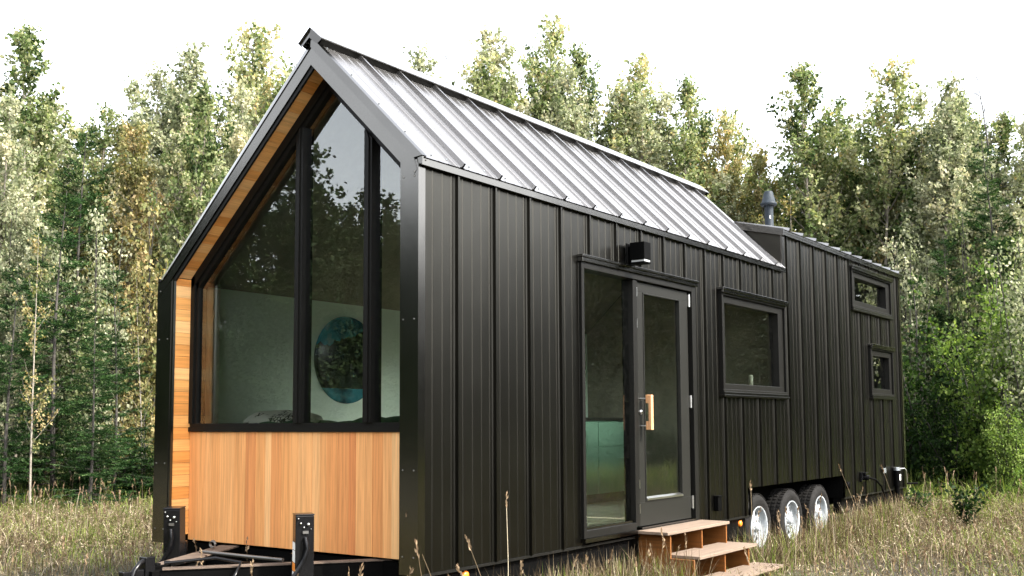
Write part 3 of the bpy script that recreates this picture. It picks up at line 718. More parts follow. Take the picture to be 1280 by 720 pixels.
# --- tongue with coupler and two jacks
tip = Vector((-1.345, -1.00, -0.05))
def beam(mb, a, b, w, h):
    a = Vector(a); b = Vector(b); d = (b - a).normalized(); s = d.cross(Vector((0, 0, 1))).normalized() * (w / 2)
    mb.prism([a - s, a + s, a + s - Vector((0, 0, h)), a - s - Vector((0, 0, h))], b - a)
mb = MB(); beam(mb, (-1.32, -0.86, -0.062), (-0.33, 0.42, -0.062), 0.055, 0.12); beam(mb, (-1.42, -0.80, -0.062), (-1.98, 0.42, -0.062), 0.055, 0.12)
beam(mb, (-1.72, -0.26, -0.075), (-0.86, -0.26, -0.075), 0.045, 0.06)
mb.box(-1.46, -1.30, -0.93, -0.76, -0.17, -0.064)
tongue = hp(mb, 'tongue', M['black'], None, bevel=0.003)
mb = MB(); beam(mb, (-1.31, -0.85, -0.052), (-0.36, 0.38, -0.052), 0.075, 0.009); beam(mb, (-1.43, -0.78, -0.052), (-1.94, 0.18, -0.052), 0.15, 0.009)
hp(mb, 'tongue_plank', M['rust'], tongue)
mb = MB()
for p in ((-1.43, -0.80), (-1.39, -0.83), (-1.47, -0.70), (-1.39, -0.72), (-1.34, -0.76)): mb.box(p[0] - 0.014, p[0] + 0.014, p[1] - 0.014, p[1] + 0.014, -0.050, -0.036)
mb.box(-1.40, -1.36, -0.90, -0.65, -0.0515, -0.044)
hp(mb, 'tongue_bolt', M['black'], tongue)
mb = MB(); mb.box(-1.40, -1.33, -0.955, -0.885, -0.12, 0.022); mb.box(-1.39, -1.34, -1.10, -0.956, -0.13, -0.05); mb.tube([(-1.355, -0.95, 0.0), (-1.345, -0.985, -0.012), (-1.335, -1.03, -0.05), (-1.33, -1.06, -0.13)], 0.015, 10)
hp(mb, 'coupler', M['gloss_black'], tongue, bevel=0.006)
mb = MB(); mb.tube([(-1.28, -0.86, -0.02), (-1.10, -0.62, 0.0), (-0.98, -0.52, -0.03), (-0.94, -0.60, -0.10), (-0.97, -0.70, -0.3)], 0.010, 8); hp(mb, 'brake_cable', M['gloss_black'], tongue)
mb = MB(); mb.tube([(-1.66, -0.30, -0.03), (-1.2, -0.28, -0.035), (-0.88, -0.27, -0.035)], 0.012, 8); hp(mb, 'conduit', M['screw'], tongue)
for c in ((-0.80, -0.16, -0.04), (-1.88, -0.02, -0.04)):
    mb = MB()
    for k in range(3): mb.tube([(c[0] + 0.03 * math.cos(t) + 0.02 * k, c[1] - 0.02 * k, c[2] + 0.022 + 0.022 * math.sin(t)) for t in np.linspace(0, 5.6, 9)], 0.005, 6)
    hp(mb, 'safety_chain', M['screw'], tongue)

def make_jack(px, py, rz, ztop, lean, sticker):
    j = empty('jack'); j.parent = house; j.location = (px + 1.3, py - 5.2, 0.0 - GZ); j.rotation_euler = (0, lean, rz)
    mb = MB(); h = 0.057
    mb.box(-h, h, -h, h, -0.30, ztop - 0.004); mb.box(-h - 0.003, h + 0.003, -h - 0.003, h + 0.003, ztop - 0.0035, ztop + 0.006)
    mb.tube([(0, 0, -0.30), (0, 0, -0.50)], 0.035, 14); mb.box(-0.09, 0.09, -0.09, 0.09, -0.515, -0.50)
    mb.box(-0.10, -h - 0.0005, -0.06, 0.06, -0.13, 0.02)
    o = mb.build('jack_post', M['gloss_black'], j, bevel=0.006)
    for (yy, zz, rr) in ((0.020, 0.056, 0.009), (-0.026, 0.050, 0.006), (-0.006, 0.074, 0.005), (0.036, 0.085, 0.003), (-0.04, 0.02, 0.004)):
        mb = MB(); mb.lathe([(rr, 0), (rr, 0.010), (rr * 0.5, 0.014), (0.0001, 0.014)], (h, yy, ztop - zz), 'x', 10); mb.build('jack_bolt', M['chrome'], j)
    mb = MB(); mb.box(h, h + 0.012, -0.014, 0.020, ztop - 0.112, ztop - 0.096); mb.build('jack_switch', M['screw'], j)
    mb = MB(); mb.tube([(h + 0.012, 0.0, ztop - 0.135), (h + 0.030, 0.012, ztop - 0.20), (h + 0.026, -0.006, ztop - 0.27), (h + 0.02, -0.05, ztop - 0.34), (h + 0.03, -0.11, ztop - 0.42)], 0.014, 10)
    mb.build('jack_cord', M['gloss_black'], j)
    if sticker:
        for (z0, z1, mt) in ((0.03, 0.075, 'white'), (-0.045, 0.025, 'white'), (-0.10, -0.05, 'orange_sticker'), (-0.20, -0.105, 'white')):
            mb = MB(); mb.box(-0.045, 0.048, -h - 0.0025, -h - 0.0005, z0 + 0.02, z1 + 0.02); mb.build('sticker', M[mt], j)
    return j
# local +X face of the post looks outwards
make_jack(-0.665, -0.30, math.atan2(-0.56, 0.83), 0.262, 0.0, True)
make_jack(-1.88, -0.345, math.atan2(-0.83, 0.56), 0.255, 0.05, False)

# --- rear stabiliser jack
mb = MB(); mb.tube([(0.05, 9.83, -0.06), (0.05, 9.83, 0.15)], 0.042, 16); mb.tube([(0.05, 9.83, -0.36), (0.05, 9.83, -0.06)], 0.03, 14); mb.box(-0.03, 0.012, 9.78, 9.88, -0.26, -0.10)
rj = hp(mb, 'stabiliser_jack', M['black'])
mb = MB(); mb.tube([(0.05, 9.83, 0.151), (0.05, 9.83, 0.195)], 0.046, 16); hp(mb, 'jack_cap', M['grey_metal'], rj)
mb = MB(); mb.tube([(0.05, 9.83, -0.51), (0.05, 9.83, -0.361)], 0.024, 12); mb.box(-0.02, 0.12, 9.76, 9.90, -0.515, -0.5005); hp(mb, 'jack_foot', M['grey_metal'], rj)
mb = MB(); mb.box(0.0925, 0.095, 9.80, 9.85, 0.02, 0.10); hp(mb, 'jack_sticker', M['white'], rj)
mb = MB(); mb.tube([(0.05, 9.83, 0.17), (0.12, 9.95, 0.175), (0.13, 9.99, 0.15), (0.13, 10.02, -0.02)], 0.009, 8); hp(mb, 'crank', M['chrome'], rj)
mb = MB(); mb.tube([(0.13, 10.02, -0.03), (0.24, 10.12, -0.03)], 0.013, 10); hp(mb, 'crank_grip', M['black'], rj)

# ------------------------------------------------------------------ things inside the house
bed = tag(empty('bed', (-1.35, 1.15, -0.06)), 'low bed with a green blanket just behind the big gable window', 'bed')
def local(mb, off):
    mb.v = [(x - off[0], y - off[1], z - off[2]) for x, y, z in mb.v]; return mb
BO = (-1.35, 1.15, -0.06)
mb = MB(); mb.box(-2.38, -0.25, 0.46, 1.9, -0.06, 0.48); local(mb, BO).build('bed_base', M['worktop'], bed, 0.01)
mb = MB(); mb.box(-2.37, -0.26, 0.47, 1.89, 0.481, 0.755); local(mb, BO).build('mattress', M['sheet'], bed, 0.04)
mb = MB(); nx, ny = 60, 34; gx = np.linspace(-2.05, -0.26, nx); gy = np.linspace(0.45, 1.7, ny)
vv = []
for yy in gy:
    for xx in gx:
        hgt = 0.815 + 0.018 * math.sin(xx * 7 + yy * 3) + 0.014 * math.sin(xx * 17 - yy * 5 + 1) + 0.022 * math.exp(-((xx + 1.05) / 0.2) ** 2) + 0.012 * math.sin(yy * 13)
        if yy < 0.52: hgt -= (0.52 - yy) * 3.0
        vv.append((xx, yy, hgt))
mb.add(vv, [(j * nx + i, j * nx + i + 1, (j + 1) * nx + i + 1, (j + 1) * nx + i) for j in range(ny - 1) for i in range(nx - 1)], smooth=True)
local(mb, BO).build('blanket', M['blanket'], bed)
def pillow(name, c, size, rot, mat, label):
    mb = MB(); n = 16; vs = []
    for s in (1, -1):
        for j in range(n + 1):
            for i in range(n + 1):
                u, v = i / n * 2 - 1, j / n * 2 - 1
                k = max(0, (1 - u ** 4)) ** 0.5 * max(0, (1 - v ** 4)) ** 0.5
                wr = 1 + 0.12 * math.sin(5 * u + 3 * v) * k
                vs.append((u * size[0] * (1 - 0.06 * v * v), v * size[1] * (1 - 0.06 * u * u), s * size[2] * k * wr))
    q = (n + 1) ** 2
    fs = [(b + j * (n + 1) + i, b + j * (n + 1) + i + 1, b + (j + 1) * (n + 1) + i + 1, b + (j + 1) * (n + 1) + i) for b in (0, q) for j in range(n) for i in range(n)]
    mb.add(vs, fs, smooth=True)
    o = mb.build(name, mat); o.location = c; o.rotation_euler = rot
    return tag(o, label, 'pillow')
pillow('pillow', (-2.02, 0.72, 0.842), (0.26, 0.18, 0.07), (0.15, 0.1, 0.1), M['print'], 'white pillow with black print lying on the green bed behind the left pane')
pillow('pillow', (-2.17, 0.98, 0.850), (0.22, 0.2, 0.075), (0.0, 0.05, 0.5), M['sheet'], 'plain white pillow lying against the sage wall behind the printed pillow')
mb = MB(); mb.lathe([(0.0001, 0.03), (0.37, 0.03), (0.385, 0.022), (0.388, 0.0), (0.0001, 0.0)], (0, 0, 0), 'x', 64)
o = mb.build('round_picture', M['picture']); o.location = (-2.424, 1.83, 1.385)
tag(o, 'round mountain landscape picture in teal and black hung on the sage green wall', 'picture')
kc = tag(empty('kitchen_cabinet', (-2.1, 5.25, -0.06)), 'sea green kitchen cabinet with dark worktop seen through the glass beside the door', 'cabinet')
KO = (-2.1, 5.25, -0.06)
mb = MB(); mb.box(-2.40, -1.82, 4.74, 5.89, 0.04, 0.84); local(mb, KO).build('carcass', M['cab'], kc)
mb = MB(); mb.box(-2.42, -1.78, 4.72, 5.89, 0.841, 0.875); local(mb, KO).build('worktop', M['worktop'], kc, 0.003)
mb = MB(); mb.box(-2.42, -1.87, 4.76, 5.89, -0.06, 0.039); local(mb, KO).build('plinth', M['worktop'], kc)
for ya, yb, za, zb_ in ((4.755, 5.10, 0.05, 0.83), (5.11, 5.88, 0.56, 0.83), (5.11, 5.88, 0.05, 0.55)):
    mb = MB(); mb.box(-1.8195, -1.80, ya, yb, za, zb_); local(mb, KO).build('cabinet_door', M['cab'], kc, 0.002)
mb = MB(); mb.lathe([(0.0001, 0), (0.022, 0), (0.022, 0.11), (0.012, 0.115), (0.0001, 0.112)], (0, 0, 0), 'z', 16)
o = mb.build('candle', M['cream']); o.location = (-0.11, 5.35, 1.186); tag(o, 'small cream candle standing on the ledge inside the middle side window', 'candle')
# window ledge that carries the candle
mb = MB(); mb.box(-0.22, -0.072, 4.46, 5.81, 1.165, 1.185); hp(mb, 'window_ledge', M['dark_int'])

# ------------------------------------------------------------------ porch steps
st = tag(empty('porch_steps', (0.36, 3.3, GZ)), 'loose plywood porch steps with three treads standing in the grass below the glazed door', 'steps')
SO = (0.36, 3.3, GZ)
TR = [(-0.035, 0.312, 2.650, 3.815, -0.05), (0.21, 0.522, 2.785, 3.905, -0.238), (0.435, 0.715, 2.90, 4.03, -0.418)]
for (x0, x1, y0, y1, z) in TR:
    mb = MB(); mb.box(x0, x1, y0, y1, z - 0.024, z, random.uniform(0.4, 0.9)); local(mb, SO).build('tread', M['ply_y'], st, 0.003)
for (dy, off) in ((0.03, 0), (0.60, 0), (1.085, 0)):
    mb = MB()
    ys = 2.665 + dy
    sh = [0.03, 0.12, 0.22]
    prof = [(0.0, -0.075), (0.285, -0.075), (0.285, -0.263), (0.49, -0.263), (0.49, -0.443), (0.68, -0.443), (0.68, GZ - 0.04), (0.46, GZ - 0.04), (0.0, -0.32)]
    # each level of the stepped side follows its own tread sideways a little
    lv = [[(0.0, -0.0745), (0.285, -0.0745), (0.285, -0.30), (0.0, -0.30)], ]
    mb.prism([(x, ys + 0.045, z) for x, z in prof], (0, 0.02, 0), random.random())
    local(mb, SO).build('stringer', M['ply_x'], st, 0.002)

# ------------------------------------------------------------------ ground
def ground_h(x, y):
    return GZ + 0.03 * np.sin(x * 0.7 + 1) * np.cos(y * 0.6) + 0.02 * np.sin(x * 1.9 - y * 1.3)
gv = []; n = 141
ax = np.sinh(np.linspace(-4.6, 4.6, n)) / np.sinh(4.6) * 900
X, Y = np.meshgrid(ax, ax + 5)
Z = ground_h(X, Y)
me = bpy.data.meshes.new('ground')
me.from_pydata(np.stack([X, Y, Z], -1).reshape(-1, 3).tolist(), [], [(j * n + i, j * n + i + 1, (j + 1) * n + i + 1, (j + 1) * n + i) for j in range(n - 1) for i in range(n - 1)])
me.materials.append(M['ground']); me.polygons.foreach_set('use_smooth', [True] * len(me.polygons))
o = bpy.data.objects.new('ground', me); COL.objects.link(o); tag(o, kind='structure')

# ------------------------------------------------------------------ numpy mesh maker
def np_mesh(name, V, tint, sizes_faces, mats, mat_idx=None, smooth=False):
    """V: (n,k,3) instances of a k-vertex template; sizes_faces: list of faces (index tuples)"""
    n, k = V.shape[:2]
    loops = np.concatenate([np.array(f) for f in sizes_faces]); lens = np.array([len(f) for f in sizes_faces])
    L = (loops[None, :] + (np.arange(n) * k)[:, None]).ravel()
    tot = np.tile(lens, n); start = np.concatenate([[0], np.cumsum(tot)[:-1]])
    me = bpy.data.meshes.new(name)
    me.vertices.add(n * k); me.vertices.foreach_set('co', V.reshape(-1).astype(np.float32))
    me.loops.add(len(L)); me.loops.foreach_set('vertex_index', L.astype(np.int32))
    me.polygons.add(len(tot)); me.polygons.foreach_set('loop_start', start.astype(np.int32))
    me.update(calc_edges=True)
    a = me.attributes.new('tint', 'FLOAT', 'POINT'); a.data.foreach_set('value', np.repeat(tint, k).astype(np.float32))
    for m in mats: me.materials.append(m)
    if smooth: me.polygons.foreach_set('use_smooth', np.ones(len(tot), bool))
    return me

def unit(v): return v / np.maximum(1e-9, np.linalg.norm(v, axis=-1, keepdims=True))

def leaf_quads(P, size, rg, droop=0.5, aspect=0.8, updir=None):
    n = len(P)
    a = rg.normal(size=(n, 3)); a[:, 2] -= droop; a = unit(a)
    if updir is not None: a = unit(a * 0.7 + updir)
    b = unit(np.cross(a, rg.normal(size=(n, 3))))
    nn = np.cross(a, b)
    s = (size * rg.uniform(0.65, 1.25, n))[:, None]; w = s * aspect * 0.5
    return np.stack([P, P + a * s * 0.42 + b * w + nn * s * 0.08, P + a * s, P + a * s * 0.42 - b * w + nn * s * 0.08], 1)

def tree_parts(seed, H, rad, kind):
    """returns (leaf quads, tints, trunk MB)"""
    rg = np.random.default_rng(seed)
    mb = MB()
    zt = np.linspace(0, H, 14)
    wob = rg.normal(size=2) * 0.03 * H; ph = rg.uniform(0, 6, 2)
    def axis(z):
        t = np.asarray(z) / H
        return np.stack([wob[0] * t * t + 0.05 * np.sin(4 * t + ph[0]), wob[1] * t * t + 0.05 * np.sin(5 * t + ph[1]), np.asarray(z) * 1.0], -1)
    r0 = {'aspen': 0.0075, 'birch': 0.005, 'larch': 0.009, 'snag': 0.007}.get(kind, 0.006) * H
    pts = axis(zt); mb.tube([tuple(p) for p in pts], [max(0.006, r0 * (1 - 0.93 * t / H)) for t in zt], 7)
    L = []; T = []
    if kind in ('aspen', 'birch'):
        nb = int((13 if kind == 'aspen' else 4) * H)
        for i in range(nb):
            t = rg.uniform(0.05 if kind == 'aspen' else 0.15, 0.985) ** 0.92
            prof = min(1, 0.5 + t * 1.6) * (1 - t) ** 0.55 * 1.15 + 0.05
            ln = rad * prof * rg.uniform(0.55, 1.25)
            az = i * 2.39996 + rg.normal() * 0.4
            el = R(rg.uniform(22, 48) + 25 * t)
            base = axis(t * H * 0.97)
            d0 = np.array([math.cos(az) * math.cos(el), math.sin(az) * math.cos(el), math.sin(el)])
            m = 5; s = np.linspace(0, 1, m)
            br = base + np.outer(s * ln, d0) + np.outer(s ** 2 * ln * 0.18, [0, 0, 1]) + np.cumsum(rg.normal(size=(m, 3)) * 0.025 * ln, 0) * s[:, None]
            if ln > 0.25: mb.tube([tuple(p) for p in br], [max(0.003, r0 * 0.30 * (1 - t * 0.8) * (1 - 0.8 * q)) for q in s], 4, cap=False)
            # twigs
            nt_ = max(3, int(ln * (11 if kind == 'aspen' else 6)))
            ct = np.clip(rg.normal(0.44, 0.21), 0, 1)
            for j in range(nt_):
                q = rg.uniform(0.22, 1.0); bp = base + (br[min(m - 1, int(q * (m - 1)))] - base) * 1.0 + (br[-1] - br[-2]) * (q * (m - 1) % 1) * (0.9 if q < 0.99 else 0)
                td = unit(d0 * 0.5 + rg.normal(size=3) * 0.7 + np.array([0, 0, 0.35])); tl = rg.uniform(0.10, 0.30)
                nl_ = rg.integers(7, 15)
                u = rg.uniform(0.1, 1, nl_)
                L.append(bp + np.outer(u * tl, td) + rg.normal(size=(nl_, 3)) * 0.045)
                T.append(np.clip(rg.normal(ct, 0.13, nl_) + (rg.random(nl_) < 0.035) * 0.5, 0, 1))
        # leader shoots
        zz = rg.uniform(0.86, 1.0, int(70)) * H
        L.append(axis(zz) + rg.normal(size=(len(zz), 3)) * np.stack([0.10 * (1.04 - zz / H) * 8 + 0.02] * 2 + [np.full(len(zz), 0.04)], -1)); T.append(np.clip(rg.normal(0.4, 0.15, len(zz)), 0, 1))
        P = np.concatenate(L); T = np.concatenate(T)
        return leaf_quads(P, 0.088 if kind == 'aspen' else 0.062, rg), T, mb
    if kind == 'bush':
        ns = 9
        for k in range(ns):
            az = k * 2.4; sp = rg.uniform(0.1, 0.75) * rad
            top = np.array([math.cos(az) * sp, math.sin(az) * sp, H * rg.uniform(0.55, 1.0)])
            if k == 0: top = np.array([0.05, 0.05, H])
            s = np.linspace(0, 1, 7); stem = np.outer(s, top) + np.cumsum(rg.normal(size=(7, 3)) * 0.05, 0) * s[:, None]
            mb.tube([tuple(p) for p in stem], [0.022 * (1 - 0.8 * q) + 0.004 for q in s], 5, cap=False)
            for i in range(int(11 * H)):
                q = rg.uniform(0.05, 1); bp = np.array([np.interp(q, s, stem[:, c]) for c in range(3)])
                a2 = rg.uniform(0, 6.283); ln = rg.uniform(0.3, 1.0) * rad * 0.62 * (1.05 - q * 0.75); el = R(rg.uniform(-5, 45))
                d0 = np.array([math.cos(a2) * math.cos(el), math.sin(a2) * math.cos(el), math.sin(el)])
                if ln > 0.3: mb.tube([tuple(bp), tuple(bp + d0 * ln * 0.9)], [0.006, 0.002], 3, cap=False)
                n_ = int(20 * ln / 0.5) + 6; u = rg.uniform(0.15, 1.05, n_)
                ct = rg.normal(0.42, 0.16)
                L.append(bp + np.outer(u * ln, d0) + rg.normal(size=(n_, 3)) * 0.085); T.append(np.clip(rg.normal(ct, 0.13, n_), 0, 1))
        P = np.concatenate(L); T = np.concatenate(T); P[:, 2] = np.maximum(P[:, 2], 0.05)
        return leaf_quads(P, 0.075, rg), T, mb
    if kind in ('larch', 'snag'):
        LF = []
        nb = int(H * 19)
        for i in range(nb):
            t = rg.uniform(0.04, 0.99); ln = rad * ((1 - t) ** 0.75 * 1.0 + 0.06) * rg.uniform(0.6, 1.2)
            az = i * 2.39996 + rg.normal() * 0.3; el = R(rg.uniform(-8, 14) + 28 * t)
            d0 = np.array([math.cos(az) * math.cos(el), math.sin(az) * math.cos(el), math.sin(el)])
            base = axis(t * H * 0.98); m = 6; s = np.linspace(0, 1, m)
            br = base + np.outer(s * ln, d0) + np.outer(-s ** 2 * ln * 0.16 + s ** 4 * 0.10 * ln, [0, 0, 1])
            mb.tube([tuple(p) for p in br], [max(0.003, 0.014 * (1 - 0.8 * q) * (1.1 - t)) for q in s], 4, cap=False)
            if kind == 'snag' and t > 0.62 and rg.random() < 0.75 + (t - 0.62): 
                for j in range(5):     # bare forked twigs
                    q = rg.uniform(0.3, 1); bp = np.array([np.interp(q, s, br[:, c]) for c in range(3)])
                    td = unit(d0 + rg.normal(size=3) * 0.6 + [0, 0, 0.5]); mb.tube([tuple(bp), tuple(bp + td * rg.uniform(0.12, 0.35))], [0.004, 0.002], 3, cap=False)
                continue
            side = unit(np.cross(d0, [0, 0, 1]))
            for j in range(max(4, int(ln * 19))):
                q = rg.uniform(0.12, 1.0); bp = np.array([np.interp(q, s, br[:, c]) for c in range(3)])
                td = unit(d0 * 0.7 + side * rg.choice([-1, 1]) * rg.uniform(0.4, 1.1) + np.array([0, 0, rg.uniform(-0.35, 0.05)])); tl = rg.uniform(0.16, 0.42) * (1.15 - q * 0.5)
                nn_ = int(tl * 46) + 3; u = np.linspace(0.05, 1, nn_)
                p = bp + np.outer(u * tl, td); ct = rg.normal(0.45, 0.22)
                LF.append(leaf_quads(p, 0.070, rg, droop=-0.2, aspect=0.30, updir=np.tile(td * 0.9, (nn_, 1))))
                T.append(np.clip(rg.normal(ct, 0.1, nn_), 0, 1))
        return np.concatenate(LF), np.concatenate(T), mb

QUAD = [(0, 1, 2, 3)]
VAR = {}
def variant(key, seed, H, rad, kind, leaf, bark):
    Lq, T, mb = tree_parts(seed, H, rad, kind)
    cm = np_mesh('crown', Lq, T, QUAD, [M[leaf]])
    tm = bpy.data.meshes.new('trunk'); tm.from_pydata(mb.v, [], mb.f); tm.materials.append(M[bark]); tm.polygons.foreach_set('use_smooth', [True] * len(tm.polygons))
    VAR[key] = (cm, tm, H, (Lq, T))
for k in range(5): variant('a%d' % k, 100 + k, 9.0, 1.70 + 0.15 * (k % 3), 'aspen', ('leaf_green', 'leaf_pale', 'leaf_green', 'leaf_pale', 'leaf_green')[k], 'bark_pale')
variant('b0', 120, 6.0, 0.8, 'birch', 'leaf_yellow', 'bark_pale')
variant('l0', 130, 7.5, 1.9, 'larch', 'needle', 'bark_grey'); variant('l1', 131, 8.0, 1.6, 'larch', 'needle', 'bark_grey')
variant('s0', 140, 9.5, 1.35, 'snag', 'needle', 'bark_grey')
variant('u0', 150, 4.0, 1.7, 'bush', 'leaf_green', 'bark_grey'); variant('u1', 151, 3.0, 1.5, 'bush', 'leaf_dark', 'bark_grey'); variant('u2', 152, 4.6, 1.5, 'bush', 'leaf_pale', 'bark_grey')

def place_tree(name, key, x, y, top, rz, label, cat, group=None, leaf=None, wide=1.0):
    cm, tm, H, _ = VAR[key]; z = float(ground_h(x, y)) - 0.03
    r = tag(empty(name, (x, y, z), rz), label, cat, group)
    s = (top - z) / H
    r.scale = (s * wide, s * wide, s)
    c = bpy.data.objects.new('crown', cm); COL.objects.link(c); c.parent = r
    t = bpy.data.objects.new('trunk', tm); COL.objects.link(t); t.parent = r
    if leaf:
        c.material_slots[0].link = 'OBJECT'; c.material_slots[0].material = M[leaf]
    return r

# ------------------------------------------------------------------ camera (solved from the photograph's lines)
CF = Vector((-0.58312842, 0.80790691, 0.08513326)); CR = Vector((0.81057604, 0.58560973, -0.005265)); CU = Vector((0.05410849, -0.06593681, 0.99635566))
CP = Vector((4.24410535, -4.88528039, 0.81899756)); FPX = 1315.2376; PY = 416.4598
cam = bpy.data.cameras.new('camera'); co = bpy.data.objects.new('camera', cam); COL.objects.link(co)
co.matrix_world = Matrix(((CR.x, CU.x, -CF.x, CP.x), (CR.y, CU.y, -CF.y, CP.y), (CR.z, CU.z, -CF.z, CP.z), (0, 0, 0, 1)))
cam.sensor_width = 36; cam.lens = FPX / 1280 * 36; cam.shift_y = (PY - 360) / 1280; cam.clip_end = 3000; cam.clip_start = 0.05
sc.camera = co
def spot(px, py, dist):
    """ground position at a distance along a bearing, and the height that bearing's top reaches there"""
    d = CF + CR * ((px - 640) / FPX) + CU * ((PY - py) / FPX); h = math.hypot(d.x, d.y)
    return CP.x + d.x / h * dist, CP.y + d.y / h * dist, CP.z + d.z / h * dist

